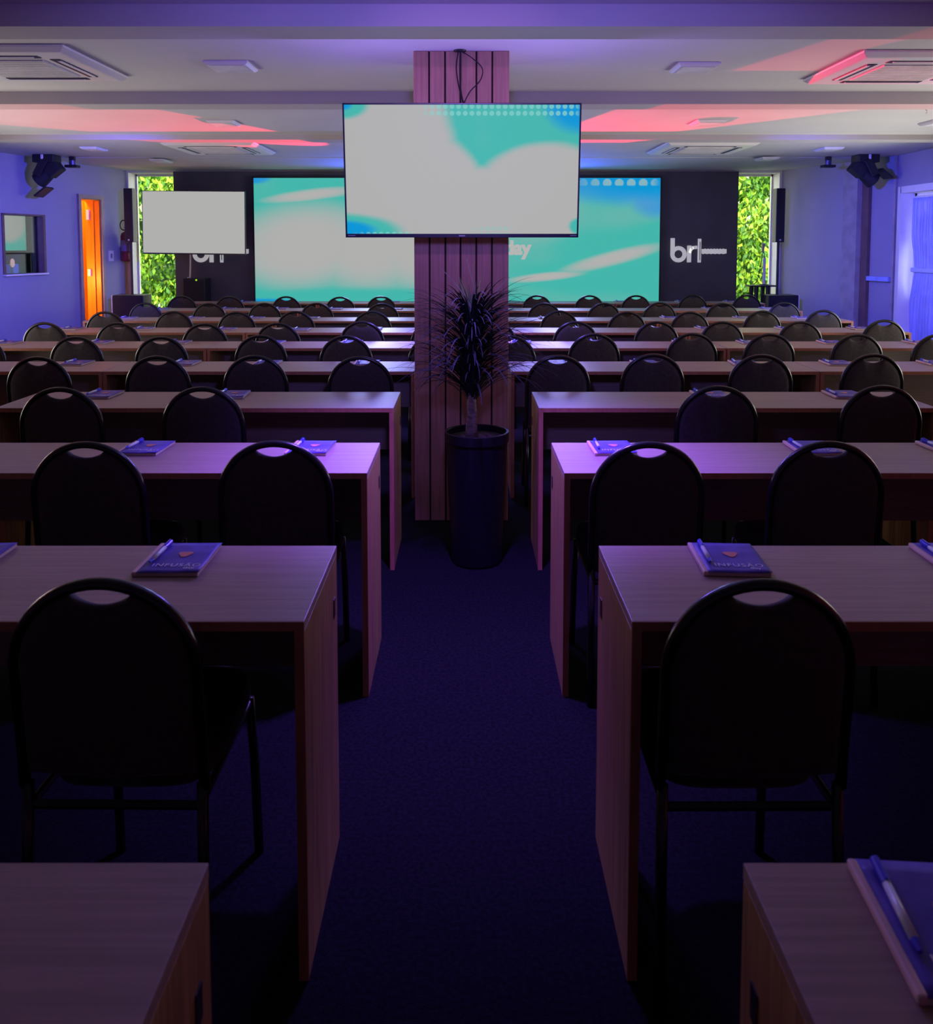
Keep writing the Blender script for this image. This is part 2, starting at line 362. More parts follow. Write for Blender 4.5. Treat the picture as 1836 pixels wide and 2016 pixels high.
bm = cyl(bmesh.new(), (0, -L / 2, 2.01), (0, L / 2, 2.01), 0.012); obj('curtain_rod', bm, WHITE, cur)

# ------------------------------------------------------------------ screens
def screen_mat(name, W, Hh, whites, blues, dots, strength=1.0, seed=0, plain=False, teals=(), amp=1.0, stk=0.35):
    m = bpy.data.materials.new(name); m.use_nodes = True; nt = m.node_tree; b = nt.nodes['Principled BSDF']
    b.inputs['Base Color'].default_value = (0.01, 0.01, 0.01, 1); b.inputs['Roughness'].default_value = 0.5; b.inputs['Specular IOR Level'].default_value = 0.15
    tc = nt.nodes.new('ShaderNodeTexCoord'); sp = nt.nodes.new('ShaderNodeSeparateXYZ'); nt.links.new(tc.outputs['Object'], sp.inputs[0])
    u0 = E(nt, sp.outputs[0]) / W + 0.5; v0 = E(nt, sp.outputs[2]) / Hh + 0.5
    ns = nt.nodes.new('ShaderNodeTexNoise'); ns.inputs['Scale'].default_value = 2.2 / W; ns.inputs['Detail'].default_value = 2; ns.inputs['Distortion'].default_value = 0.4
    mp = nt.nodes.new('ShaderNodeMapping'); mp.inputs['Location'].default_value = (seed, 0, 0); mp.inputs['Scale'].default_value = (1, 1, 2.2)
    nt.links.new(tc.outputs['Object'], mp.inputs[0]); nt.links.new(mp.outputs[0], ns.inputs['Vector'])
    nn = E(nt, ns.outputs[0]) - 0.5
    u = u0 + nn * 0.10 * amp; v = v0 + nn * 0.14 * amp
    white = None
    for (cx, cy, a, bb, rot, soft) in whites:
        cr, sr = math.cos(R(rot)), math.sin(R(rot)); du = u - cx; dv = (v - cy) * (Hh / W)
        x = du * cr + dv * sr; y = dv * cr - du * sr
        e = (x / a).sq() + (y / (bb * Hh / W)).sq()
        k = 1 - e.step(1 - soft, 1 + soft)
        white = k if white is None else white.max(k)
    streak = nn.step(0.02, 0.25) * stk
    white = white.max(streak) if not plain else white
    for (cx, cy, a, bb) in teals:
        e = ((u - cx) / a).sq() + ((v - cy) / bb).sq(); white = white * e.step(0.5, 1.2)
    blue = None
    for (cx, cy, a, bb) in blues:
        e = ((u - cx) / a).sq() + ((v - cy) / bb).sq(); k = 1 - e.step(0.3, 1.3)
        blue = k if blue is None else blue.max(k)
    WC = (0.43, 0.43, 0.42)
    col = mixc(nt, blue, (0.055, 0.46, 0.40), (0.0, 0.30, 0.66))
    col = mixc(nt, white, col, WC)
    if dots:
        for (n_u, n_v, ua, ub, va, vb, inv) in dots:
            fu = (u0 * n_u).fract() - 0.5; fv = (v0 * n_v).fract() - 0.5
            d = 1 - (fu.sq() + fv.sq()).sqrt().step(0.30, 0.42)
            msk = u0.step(ua, ua + 0.12) * (1 - u0.step(ub - 0.03, ub)) * v0.step(va, va + 0.01) * (1 - v0.step(vb - 0.01, vb))
            col = mixc(nt, d * msk * 0.75, col, (0.22, 0.60, 0.55) if not inv else (0.30, 0.50, 0.47))
    nt.links.new(col, b.inputs['Emission Color']); b.inputs['Emission Strength'].default_value = strength
    return m

# big LED wall
lx0, lx1 = at(500, 480, Y=11.38).x, at(1299, 480, Y=11.38).x; lz1, lz0 = at(917, 349, Y=11.38).z, at(917, 599, Y=11.38).z
LW, LHh = lx1 - lx0, lz1 - lz0
led = thing('led_video_wall', 'wide LED video wall with teal and white clouds behind the pillar', 'screen', ((lx0 + lx1) / 2, 11.42, 0))
zc = (lz0 + lz1) / 2
sc = obj('display', B((0, 0, 0), (LW - 0.02, 0.02, LHh - 0.02)),
    screen_mat('led_picture', LW, LHh, [(0.12, 0.46, 0.17, 0.30, 4, 0.85), (0.28, 0.44, 0.14, 0.30, 0, 0.9), (0.14, 0.86, 0.10, 0.04, 6, 0.95), (0.88, 0.36, 0.11, 0.05, 14, 0.95), (0.72, 0.22, 0.08, 0.03, 5, 0.95), (0.42, 0.45, 0.14, 0.3, 0, 0.9)],
               [(0.95, 1.0, 0.26, 0.22), (1.0, 0.88, 0.08, 0.2), (0.02, 0.0, 0.10, 0.05), (0.0, 1.0, 0.05, 0.05)], [(34, 11, 0.76, 1.0, 0.93, 1.0, True)], 1.0, 3.1,
               teals=[(0.3, -0.02, 0.5, 0.16)], amp=0.5, stk=0.28), led)
sc.location = (0, -0.04, zc)
fm = bmesh.new()
for c, s in (((0, -0.02, lz1), (LW + 0.02, 0.07, 0.02)), ((0, -0.02, lz0), (LW + 0.02, 0.07, 0.02)), ((-LW / 2, -0.02, zc), (0.02, 0.07, LHh)), ((LW / 2, -0.02, zc), (0.02, 0.07, LHh))): box(fm, c, s)
obj('frame', fm, BLACK, led)
# white script lettering glowing on the LED picture, partly behind the pillar
WS = mat('screen_white', (0, 0, 0), em=(0.45, 0.45, 0.44), ems=1.0)
text_mesh('script_lettering', 'day', 0.26, 0.002, WS, led, (at(1018, 480, Y=11.35).x - (lx0 + lx1) / 2, -0.055, at(917, 489, Y=11.35).z), (R(90), 0, 0), offset=0.012)
led.children[-1].data.transform(Matrix.Shear('XY', 4, (0.35, 0)))

def tv(name, label, W, Hh, loc, rot, mt, sub=()):
    t = thing(name, label, 'television', loc); t.rotation_euler = rot
    bz = 0.008; fb = bmesh.new()
    for c, s in (((0, 0, Hh / 2 - bz / 2), (W, 0.03, bz)), ((0, 0, -Hh / 2 + 0.009), (W, 0.03, 0.018)), ((-W / 2 + bz / 2, 0, 0), (bz, 0.03, Hh)), ((W / 2 - bz / 2, 0, 0), (bz, 0.03, Hh))): box(fb, c, s)
    obj('bezel', fb, BEZEL, t, bevel=0.002)
    s = obj('display', B((0, 0, 0.005), (W - 2 * bz, 0.006, Hh - 0.026)), mt, t); s.location = (0, -0.008, 0)
    cv = bmesh.new(); box(cv, (0, 0.025, 0), (W - 0.01, 0.025, Hh - 0.01)); box(cv, (0, 0.05, -Hh * 0.1), (W * 0.7, 0.03, Hh * 0.6)); obj('back_cover', cv, BLACK, t, bevel=0.006)
    return t
# TV hung on the pillar
PILLAR_Y = at(917, 100, Z=CZ).y
TY = 4.02
a = at(681, 203, Y=TY - 0.03); b = at(1137, 203, Y=TY - 0.03); c0 = at(686, 467, Y=TY + 0.045); c1 = at(1134, 467, Y=TY + 0.045)
TW = 1.12; THt = ((a - c0).z ** 2 + 0.075 ** 2) ** 0.5
tvm = screen_mat('tv_picture', TW, THt, [(0.14, 0.50, 0.32, 0.75, -14, 0.22), (0.36, 0.30, 0.24, 0.50, 20, 0.22), (0.60, 0.20, 0.62, 0.33, 0, 0.22), (0.83, 0.46, 0.26, 0.24, 8, 0.3)],
                 [(1.0, 0.97, 0.16, 0.20), (0.0, 0.05, 0.14, 0.08), (0.0, 1.0, 0.05, 0.05)],
                 [(36, 20, 0.30, 1.0, 0.90, 1.0, False), (36, 20, 0.02, 0.30, 0.0, 0.05, False), (40, 22, 0.50, 0.72, 0.0, 0.1, True)], 1.0, 0.0,
                 teals=[(0.0, 0.04, 0.26, 0.15), (0.0, 1.0, 0.12, 0.12), (1.02, 0.08, 0.07, 0.08)], amp=0.5, stk=0.15)
t1 = tv('television', 'large flat television tilted forward on the wooden pillar', TW, THt, ((a.x + b.x) / 2, TY + 0.005, (a.z + c0.z) / 2), (math.atan2(0.075, a.z - c0.z), 0, 0), tvm)
PALE = mat('pale_print', (0.5, 0.5, 0.55), 0.5)
for c_, s_ in (((0, -0.0165, -THt / 2 + 0.009), (0.03, 0.002, 0.006)), ((-TW / 2 + 0.03, -0.0165, -THt / 2 + 0.010), (0.035, 0.002, 0.003)), ((TW / 2 - 0.025, -0.0165, -THt / 2 + 0.010), (0.03, 0.002, 0.003))):
    obj('bezel_print', B(c_, s_), PALE, t1)
bm = bmesh.new(); box(bm, (0, 0.075, 0), (0.3, 0.02, 0.3)); box(bm, (0, (0.07 + PILLAR_Y - TY) / 2 - 0.005, 0.0), (0.16, PILLAR_Y - TY - 0.075, 0.16)); obj('wall_bracket', bm, BLACK, t1)

# ------------------------------------------------------------------ pillar
PYF = at(917, 100, Z=CZ).y
cxl, cxr = at(815, 480, Y=PYF).x, at(1001, 480, Y=PYF).x
pil = thing('pillar', 'square pillar clad in upright terracotta wood slats behind the potted plant', 'pillar', ((cxl + cxr) / 2, PYF, 0))
PW = cxr - cxl; PD = 0.36
obj('core', BB(-PW / 2 + 0.012, PW / 2 - 0.012, 0.012, PD, 0, CZ - 0.001), GROOVE, pil)
fr_ = [0, .163, .33, .49, .657, .823, 1.0]; gp = 0.009
for k in range(6):
    x0 = -PW / 2 + fr_[k] * PW + (gp / 2 if k else 0); x1 = -PW / 2 + fr_[k + 1] * PW - (gp / 2 if k < 5 else 0)
    obj('slat', BB(x0, x1, 0, 0.015, 0, CZ - 0.001), SLAT, pil, bevel=0.002)
for sx in (-1, 1):
    for k in range(4):
        obj('side_slat', BB(sx * PW / 2, sx * (PW / 2 - 0.013), 0.018 + k * 0.086, 0.018 + k * 0.086 + 0.078, 0, CZ - 0.001), SLAT, pil)
# cables from the ceiling to the TV
yc = PYF - 0.012; g = at(905, 101, Z=CZ - 0.005)
cab = thing('cable', 'thin black cables looping from the ceiling down to the pillar television', 'cable', (g.x, yc, CZ))
def P(px, py, y=yc): v = at(px, py, Y=y); return (v.x - g.x, v.y - yc, v.z - CZ)
def smooth(pts, n=8):
    out = []; pts = [Vector(p) for p in pts]
    for i in range(len(pts) - 1):
        p0 = pts[max(i - 1, 0)]; p1 = pts[i]; p2 = pts[i + 1]; p3 = pts[min(i + 2, len(pts) - 1)]
        for k in range(n):
            t = k / n; out.append(0.5 * ((2 * p1) + (p2 - p0) * t + (2 * p0 - 5 * p1 + 4 * p2 - p3) * t * t + (3 * p1 - p0 - 3 * p2 + p3) * t ** 3))
    return out + [pts[-1]]
obj('strand', tube(bmesh.new(), smooth([P(908, 101), P(930, 115), P(949, 135), P(945, 158), P(925, 180), P(912, 205)]), 0.0028), BLACK, cab)
obj('strand', tube(bmesh.new(), smooth([P(902, 101), P(898, 130), P(901, 160), P(908, 190), P(912, 206)]), 0.0035), BLACK, cab)
obj('strand', tube(bmesh.new(), smooth([P(906, 101), P(905, 140), P(907, 180), P(913, 206)]), 0.004), BLACK, cab)
obj('ceiling_cap', lathe(bmesh.new(), [(0.03, -0.008), (0.033, -0.001)], n=20), BLACK, cab)

# ------------------------------------------------------------------ potted plant
pc_ = at(938, 1105, Z=0.0); PCY = 3.86; pcx = at(938, 900, Y=PCY).x
plant = thing('potted_plant', 'spiky dark leaved yucca in a tall black pot before the pillar', 'plant', (pcx, PCY, 0))
pt = at(938, 848, Y=PCY).z
r1 = 128 * PCY / F / 2; r0 = r1 * 0.76
obj('pot', lathe(bmesh.new(), [(r0, 0), (r0 + 0.004, 0.01), (r1 - 0.006, pt - 0.05), (r1, pt - 0.045), (r1, pt), (r1 - 0.012, pt), (r1 - 0.014, pt - 0.04), (0.02, pt - 0.04)], n=48), mat('black_gloss_pot', (0.006, 0.006, 0.009), 0.35), plant, smooth=False, bevel=0.002)
obj('soil', lathe(bmesh.new(), [(r1 - 0.016, pt - 0.05), (r1 - 0.016, pt - 0.03), (0.03, pt - 0.022)], n=24), mat('potting_soil', (0.03, 0.02, 0.015), 0.95, bump=0.8, bscale=80), plant)
tx = at(928, 850, Y=PCY).x - pcx; zt = at(928, 795, Y=PCY).z
bm = tube(bmesh.new(), [(tx - 0.002, 0, pt - 0.04), (tx, 0, pt + 0.02), (tx + 0.003, 0, pt + 0.07), (tx, 0, zt), (tx + 0.004, 0, zt + 0.12), (tx, 0, zt + 0.35)], [0.030, 0.027, 0.024, 0.022, 0.018, 0.008], 12)
obj('trunk', bm, mat('pale_brown_trunk', (0.22, 0.15, 0.13), 0.8, var=0.4, scale=30, stretch=(1, 1, 3), bump=0.6, bscale=90), plant, smooth=True)
def leaf(bm, base, az, el0, el1, L, wd, n=9, tip=0.15, mi=0):
    p = Vector(base); side = Vector((-math.sin(az), math.cos(az), 0)); prev = None
    for k in range(n + 1):
        t = k / n; el = el0 + (el1 - el0) * t ** 1.3
        ww = wd * (0.55 + 0.9 * t) if t < 0.35 else wd * 0.865 * (1 - (t - 0.35) / 0.65) ** 0.8 + 0.0008
        d = Vector((math.cos(az) * math.cos(el), math.sin(az) * math.cos(el), math.sin(el)))
        nrm = side.cross(d)
        a_ = bm.verts.new(p - side * ww / 2 + nrm * ww * 0.18); c_ = bm.verts.new(p); b2 = bm.verts.new(p + side * ww / 2 + nrm * ww * 0.18)
        if prev:
            for q in ((prev[0], prev[1], c_, a_), (prev[1], prev[2], b2, c_)):
                bm.faces.new(q).material_index = mi
        prev = (a_, c_, b2); p = p + d * (L / n)
bm = bmesh.new()
for k in range(330):
    t = rnd.random(); z = zt + 0.01 + 0.36 * t
    az = rnd.uniform(0, 2 * math.pi)
    if math.sin(az) > 0.3: az = -az if rnd.random() < 0.8 else az
    el0 = R(rnd.uniform(40, 66) + 14 * t); el1 = R(rnd.uniform(-75, -15) + 30 * t)
    leaf(bm, (tx + 0.012 * math.cos(az), 0.012 * math.sin(az), z), az, el0, el1, rnd.uniform(0.34, 0.52) * (1.0 - 0.25 * t), rnd.uniform(0.011, 0.017), n=11)
obj('foliage', bm, mat('dark_green_leaf', (0.012, 0.020, 0.018), 0.75, spec=0.2, var=0.3), plant, smooth=True)
bm = bmesh.new()
for k in range(22):
    az = rnd.uniform(0, 2 * math.pi)
    leaf(bm, (tx, 0, zt + 0.33 + rnd.uniform(0, 0.06)), az, R(rnd.uniform(72, 88)), R(rnd.uniform(45, 80)), rnd.uniform(0.16, 0.26), 0.013)
obj('new_leaves', bm, mat('grey_green_leaf', (0.13, 0.17, 0.10), 0.45, var=0.3), plant, smooth=True)
bm = bmesh.new()
for q in (((928, 610), (905, 570), (868, 528)), ((930, 610), (912, 575), (902, 545)), ((938, 600), (930, 555), (918, 508)), ((950, 610), (975, 575), (1003, 545))):
    v = [Vector(at(x, y, Y=PCY - 0.03 * i)) - Vector((pcx, PCY, 0)) for i, (x, y) in enumerate(q)]
    tube(bm, smooth(v, 6), [0.0028] * 8 + [0.0018] * 4 + [0.001], 5)
obj('dry_tips', bm, mat('pale_dry_leaf', (0.42, 0.32, 0.28), 0.6), plant)

# ------------------------------------------------------------------ tables
EDGE = mat('warm_brown_edge_band', (0.42, 0.17, 0.09), 0.45, var=0.12, stretch=(6, 6, 1))
THK = 0.020; TZ = 0.75; TD = 0.415
def make_table(Lx, slot=0):
    t = thing('classroom_table', 'x', 'table')
    obj('tabletop', BB(0, Lx, 0, TD, TZ - THK, TZ), WOODH, t, bevel=0.0015)
    for s in (0, 1):
        x0 = 0.0 if s == 0 else Lx - 0.02
        p = obj('side_panel', BB(x0, x0 + 0.02, 0.002, TD - 0.002, 0, TZ - THK), WOODV, t, bevel=0.001)
        bm = bmesh.new(); xo = -0.0012 if s == 0 else Lx + 0.0012
        xs_ = x0 - 0.0010 if s == 0 else x0 + 0.0210
        box(bm, (xs_, TD - 0.05, 0.615), (0.0016, 0.022, 0.045)); obj('cable_slot', bm, BLACK, p, bevel=0.0005)
    eb = bmesh.new(); box(eb, (Lx / 2, -0.0008, TZ - THK / 2), (Lx, 0.0016, THK - 0.001))
    for xx in (0.01, Lx - 0.01): box(eb, (xx, 0.0006, (TZ - THK) / 2), (0.0195, 0.0030, TZ - THK + 0.001))
    obj('edge_band', eb, EDGE, t)
    obj('modesty_panel', BB(0.02, Lx - 0.02, TD - 0.05, TD - 0.032, 0.47, TZ - THK), WOODH, t)
    return t
farY = {}
for k, py in {1: 1698, 2: 1074, 3: 871.5, 4: 771.5, 5: 711.6, 6: 672, 7: 645, 8: 624.6, 9: 606.5, 10: 593}.items():
    farY[k] = at(917, py, Z=TZ).y
ROWN = {1: 'row nearest the camera', 2: 'second row from the camera', 3: 'third row from the camera', 4: 'row just before the pillar', 5: 'row just behind the pillar',
        6: 'second row behind the pillar', 7: 'third row behind the pillar', 8: 'third row from LED wall', 9: 'second row from LED wall', 10: 'row nearest the LED wall'}
spans = {1: [(-2.10, -.308), (.332, 2.1)], 2: [(-2.12, -.318), (.326, 2.12)], 3: [(-2.12, -.32), (.318, 2.12)], 4: [(-2.13, -.327), (.329, 2.13)],
         5: [(-3.9, -2.115), (-2.11, -.30), (.262, 2.055), (2.06, 3.85)]}
for k in (6, 7, 8, 9, 10): spans[k] = [(-3.68, -1.848), (-1.842, -0.003), (0.003, 1.852), (1.858, 3.72)]
protos = {}
for k in range(1, 11):
    n = len(spans[k])
    for i, (x0, x1) in enumerate(spans[k]):
        t = make_table(x1 - x0); t.location = (x0, farY[k] - TD, 0)
        side = 'left' if (x0 + x1) / 2 < 0 else 'right'
        pos = '' if n == 2 else (('outer ' if i in (0, 3) else 'inner '))
        t['label'] = '%soak laminate table on the %s, %s' % (pos, side, ROWN[k])
        t['group'] = 'classroom tables in rows'

# ------------------------------------------------------------------ chairs
CH = 0.87
def make_chair():
    t = thing('banquet_chair', 'x', 'chair')
    ro = 0.174; cz = CH - 0.011 - ro
    tilt = lambda z: -(z - 0.45) * 0.10
    pts = [(-ro - 0.002, tilt(0.44), 0.44)] + [(-ro, tilt(z), z) for z in (0.5, 0.58, 0.64)]
    pts += [(-ro * math.cos(a_), tilt(cz + ro * math.sin(a_)), cz + ro * math.sin(a_)) for a_ in [math.pi * q / 28 for q in range(0, 29)]]
    pts += [(ro, tilt(z), z) for z in (0.64, 0.58, 0.5)] + [(ro + 0.002, tilt(0.44), 0.44)]
    obj('back_frame', tube(bmesh.new(), pts, 0.0115, 10), TUBE, t, smooth=True)
    # padded back with the hand-hole dip below the arch
    ri = ro - 0.008; ol = [(-ri, 0.47), (-ri, cz)]
    a0 = math.asin(0.060 / ri)
    for q in range(1, 15):
        a_ = math.pi / 2 - (math.pi / 2 - a0) * q / 14; ol.append((-ri * math.sin(a_), cz + ri * math.cos(a_)))
    zt_ = cz + ri * math.cos(a0) - 0.003
    for q in range(1, 12):
        x = -0.060 + 0.12 * q / 12; ol.append((x, zt_ - 0.021 * (1 - (x / 0.060) ** 2)))
    for q in range(14, 0, -1):
        a_ = math.pi / 2 - (math.pi / 2 - a0) * q / 14; ol.append((ri * math.sin(a_), cz + ri * math.cos(a_)))
    ol += [(ri, cz), (ri, 0.47)]
    nb = 10; ol += [(ri - 2 * ri * q / nb, 0.47 - 0.012 * math.sin(math.pi * q / nb)) for q in range(1, nb)]
    bm = bmesh.new(); c0 = (0, 0.65)
    def ring(s, off): return [bm.verts.new((c0[0] + (x - c0[0]) * s, tilt(c0[1] + (z - c0[1]) * s) + off, c0[1] + (z - c0[1]) * s)) for x, z in ol]
    seq = [(0.0, -.020), (0.55, -.019), (0.85, -.016), (0.955, -.011), (1.0, -.003), (1.0, .006), (0.96, .018), (0.85, .027), (0.5, .031), (0.0, .032)]
    prev = None; N = len(ol)
    for s, off in seq:
        cur_ = [bm.verts.new((0, tilt(0.65) + off, 0.65))] * N if s == 0 else ring(s, off)
        if prev:
            for q in range(N):
                a_, b_2, c_, d_ = prev[q], prev[(q + 1) % N], cur_[(q + 1) % N], cur_[q]
                vv = []
                for x in (a_, b_2, c_, d_):
                    if x not in vv: vv.append(x)
                bm.faces.new(vv)
        prev = cur_
    obj('backrest', bm, FABRIC, t, smooth=True)
    bm = bmesh.new()
    sp = []
    for q in range(32):
        a_ = 2 * math.pi * q / 32; ca, sa = math.cos(a_), math.sin(a_)
        sp.append((0.172 * abs(ca) ** 0.45 * (1 if ca > 0 else -1), 0.235 + 0.195 * abs(sa) ** 0.45 * (1 if sa > 0 else -1)))
    pr = None
    for s, z in ((0.97, 0.405), (1.0, 0.415), (1.0, 0.445), (0.96, 0.462), (0.8, 0.472), (0.4, 0.477)):
        cu_ = [bm.verts.new((x * s, 0.235 + (y - 0.235) * s, z)) for x, y in sp]
        if pr:
            for q in range(32): bm.faces.new((pr[q], pr[(q + 1) % 32], cu_[(q + 1) % 32], cu_[q]))
        else: bm.faces.new(cu_[::-1])
        pr = cu_
    bm.faces.new(pr)
    obj('seat', bm, FABRIC, t, smooth=True)
    for sx in (-1, 1):
        obj('leg', tube(bmesh.new(), [(sx * 0.175, -0.03, 0), (sx * 0.172, -0.01, 0.25), (sx * 0.17, 0.001, 0.445)], 0.0115, 8), TUBE, t, smooth=True)
        obj('leg', tube(bmesh.new(), [(sx * 0.170, 0.40, 0), (sx * 0.167, 0.385, 0.25), (sx * 0.162, 0.37, 0.41)], 0.0115, 8), TUBE, t, smooth=True)
    obj('seat_frame', tube(bmesh.new(), [(-0.166, 0.0, 0.40), (-0.162, 0.37, 0.40), (0.162, 0.37, 0.40), (0.166, 0.0, 0.40)], 0.010, 8, True), TUBE, t)
    return t
chairs = {2: [(195, 1138), (1502, 1140)], 3: [(167, 869), (538, 867), (1277, 869), (1633, 868)], 4: [(116, 762), (397, 761), (1414, 759), (1738, 758)],
    5: [(73, 701.5), (308, 700), (501, 699), (708, 701), (1099, 698.6), (1286, 696), (1499.5, 697), (1720, 696)],
    6: [(-45, 661), (148, 661.5), (324, 662), (512, 659), (680, 660), (855, 660), (1003, 660), (1170, 656), (1363, 655), (1515.5, 656), (1689, 657), (1849, 657)],
    7: [(87, 634), (231, 634), (409, 636), (546, 635), (712, 632), (852, 633), (972, 633), (1133, 632), (1293, 632), (1420, 632), (1576, 632), (1741, 629)],
    8: [(206, 613), (341, 612), (465, 613), (581, 612), (732, 612), (1101, 611), (1234, 613), (1348, 613), (1501, 611), (1621, 610)],
    9: [(285.5, 595.5), (411, 596), (520, 596), (623, 596), (752, 597), (1071, 596), (1189, 596), (1296, 595), (1423, 596), (1544, 594.5)],
    10: [(357, 582), (451, 583), (563, 583), (669, 584), (750, 583), (1057, 581), (1160, 581), (1252, 581), (1364, 580), (1470, 580)]}
ch0 = make_chair(); used = False
for k, lst in chairs.items():
    lf_ = sorted([c for c in lst if c[0] < 917], key=lambda c: -c[0]); rt_ = sorted([c for c in lst if c[0] > 917])
    for side, ll in (('left', lf_), ('right', rt_)):
        for i, (px, py) in enumerate(ll):
            p = at(px, py, Z=CH)
            ymax = farY[k] - TD - 0.035 + 0.042      # backs stay clear of the table edge
            yy = min(p.y, ymax)
            # keep the sight line's bearing when the depth is trimmed
            p.x *= yy / p.y
            for sp_ in spans[k]:                       # keep seats clear of the side panels they slide between
                for xe in sp_:
                    dx = p.x - xe
                    if abs(dx) < 0.20 and yy + 0.042 + 0.43 > farY[k] - TD: p.x = xe + math.copysign(0.205, dx)
            o = ch0 if not used else copy_tree(ch0); used = True
            o.location = (p.x, yy + 0.042, 0); o.rotation_euler = (0, 0, R(rnd.uniform(-1.5, 1.5)))
            near = 'aisle' if k <= 4 else 'middle'
            o['label'] = 'black round-backed chair, %s from the %s on the %s, %s' % (ORD[i], near, side, ROWN[k])
            o['group'] = 'black banquet chairs at the tables'

# ------------------------------------------------------------------ notebooks and pens
COVER = bpy.data.materials.new('violet_notebook_cover'); COVER.use_nodes = True
nt = COVER.node_tree; b = nt.nodes['Principled BSDF']; b.inputs['Roughness'].default_value = 0.45; b.inputs['Specular IOR Level'].default_value = 0.2
tc = nt.nodes.new('ShaderNodeTexCoord'); ns = nt.nodes.new('ShaderNodeTexNoise'); ns.inputs['Scale'].default_value = 18; nt.links.new(tc.outputs['Object'], ns.inputs['Vector'])
nt.links.new(mixc(nt, E(nt, ns.outputs[0]).step(0.35, 0.7), (0.08, 0.05, 0.38), (0.13, 0.09, 0.50)), b.inputs['Base Color'])
PAPER = mat('cream_paper', (0.55, 0.45, 0.42), 0.8); SPINE = mat('pink_spine', (0.75, 0.50, 0.50), 0.5)
OR2 = mat('orange_print', (0.75, 0.28, 0.20), 0.6); WP = mat('pale_violet_print', (0.80, 0.78, 0.95), 0.5)
PB = mat('blue_plastic', (0.05, 0.04, 0.75), 0.3); PW_ = mat('white_plastic_barrel', (0.75, 0.78, 0.95), 0.3)
NW, ND, NH = 0.150, 0.185, 0.010
def make_notebook():
    t = thing('notebook', 'x', 'notebook')
    obj('pages', BB(-NW / 2 + 0.004, NW / 2 - 0.002, -ND / 2 + 0.001, ND / 2 - 0.001, 0.001, NH - 0.001), PAPER, t)
    bm = bmesh.new(); N = 10; g_ = []
    for i in range(N + 1):
        x = -NW / 2 + 0.010 + (NW - 0.010) * i / N; row = []
        for j in range(N + 1):
            y = -ND / 2 + ND * j / N; lift = 0.003 * max(0, (i / N - 0.5)) ** 2 * 4 * (0.6 + 0.4 * math.cos(j * 0.9))
            row.append(bm.verts.new((x, y, NH + lift)))
        g_.append(row)
    for i in range(N):
        for j in range(N): bm.faces.new((g_[i][j], g_[i + 1][j], g_[i + 1][j + 1], g_[i][j + 1]))
    cv = obj('cover', bm, COVER, t, smooth=True); s_ = cv.modifiers.new('t', 'SOLIDIFY'); s_.thickness = 0.0008; s_.offset = -1
    obj('spine', BB(-NW / 2, -NW / 2 + 0.011, -ND / 2, ND / 2, 0, NH + 0.0012), SPINE, t, bevel=0.003)
    bm = bmesh.new(); pv = []
    for q in range(20):
        a_ = 2 * math.pi * q / 20; rr = 1 + 0.18 * math.sin(3 * a_)
        pv.append(bm.verts.new((0.010 + 0.016 * rr * math.cos(a_), 0.018 + 0.016 * rr * math.sin(a_), 0)))
    f = bm.faces.new(pv); ex = bmesh.ops.extrude_face_region(bm, geom=[f]); bmesh.ops.translate(bm, verts=[v for v in ex['geom'] if isinstance(v, bmesh.types.BMVert)], vec=(0, 0, 0.0004))
    e_ = obj('emblem', bm, OR2, cv); e_.location = (0, 0, NH + 0.0010)
    text_mesh('lettering', 'INFUS\u00c3O', 0.024, 0.0002, WP, cv, (0.012, -0.052, NH + 0.0016), spacing=1.15)
    text_mesh('lettering', 'day', 0.018, 0.0002, WP, cv, (0.045, -0.068, NH + 0.0020))
    return t
def make_pen():
    t = thing('pen', 'x', 'pen')
    obj('barrel', cyl(bmesh.new(), (0, -0.050, 0.0055), (0, 0.030, 0.0055), 0.0050, n=12), PW_, t, smooth=True)
    bm = bmesh.new(); cyl(bm, (0, 0.028, 0.0055), (0, 0.066, 0.0055), 0.0056, n=12); box(bm, (0.0, 0.045, 0.0125), (0.003, 0.036, 0.0018)); obj('cap', bm, PB, t)
    bm = bmesh.new(); cyl(bm, (0, -0.064, 0.0055), (0, -0.050, 0.0055), 0.0022, 0.0052, n=12); obj('tip', bm, PB, t)
    return t
books = {1: [(-150, 1790), (1870, 1765)],
    2: [(-68, 1105), (352, 1103), (1432, 1089), (1890, 1092)], 3: [(287, 882), (612, 879), (1203, 879), (1598, 877), (1868, 878)],
    4: [(200, 779), (456, 777), (1396, 775), (1660, 775)],
    5: [(151, 716), (364, 715), (526, 715), (722, 715), (1090, 715), (1268, 714), (1462, 714), (1645, 715), (1840, 716)],
    6: [(14, 676), (196, 675), (352, 675), (538, 675), (692, 675), (1025, 675), (1178, 674), (1345, 674), (1474, 674), (1634, 674), (1806, 674)],
    7: [(142, 648), (283, 648), (445, 649), (592, 650), (735, 648), (1146, 648), (1298, 648), (1388, 647), (1546, 647), (1690, 647)],
    8: [(251, 627), (383, 627), (503, 627), (613, 627), (1075, 627), (1316, 626), (1460, 626), (1577, 626)],
    9: [(319, 608.5), (449, 608.5), (553, 608.5), (660, 609), (779, 609), (1396, 608), (1511, 608)],
    10: [(483, 595), (776, 595), (1222, 594.5), (1342, 594.5), (1437, 594.5)]}
nb0 = make_notebook(); pn0 = make_pen(); used = False
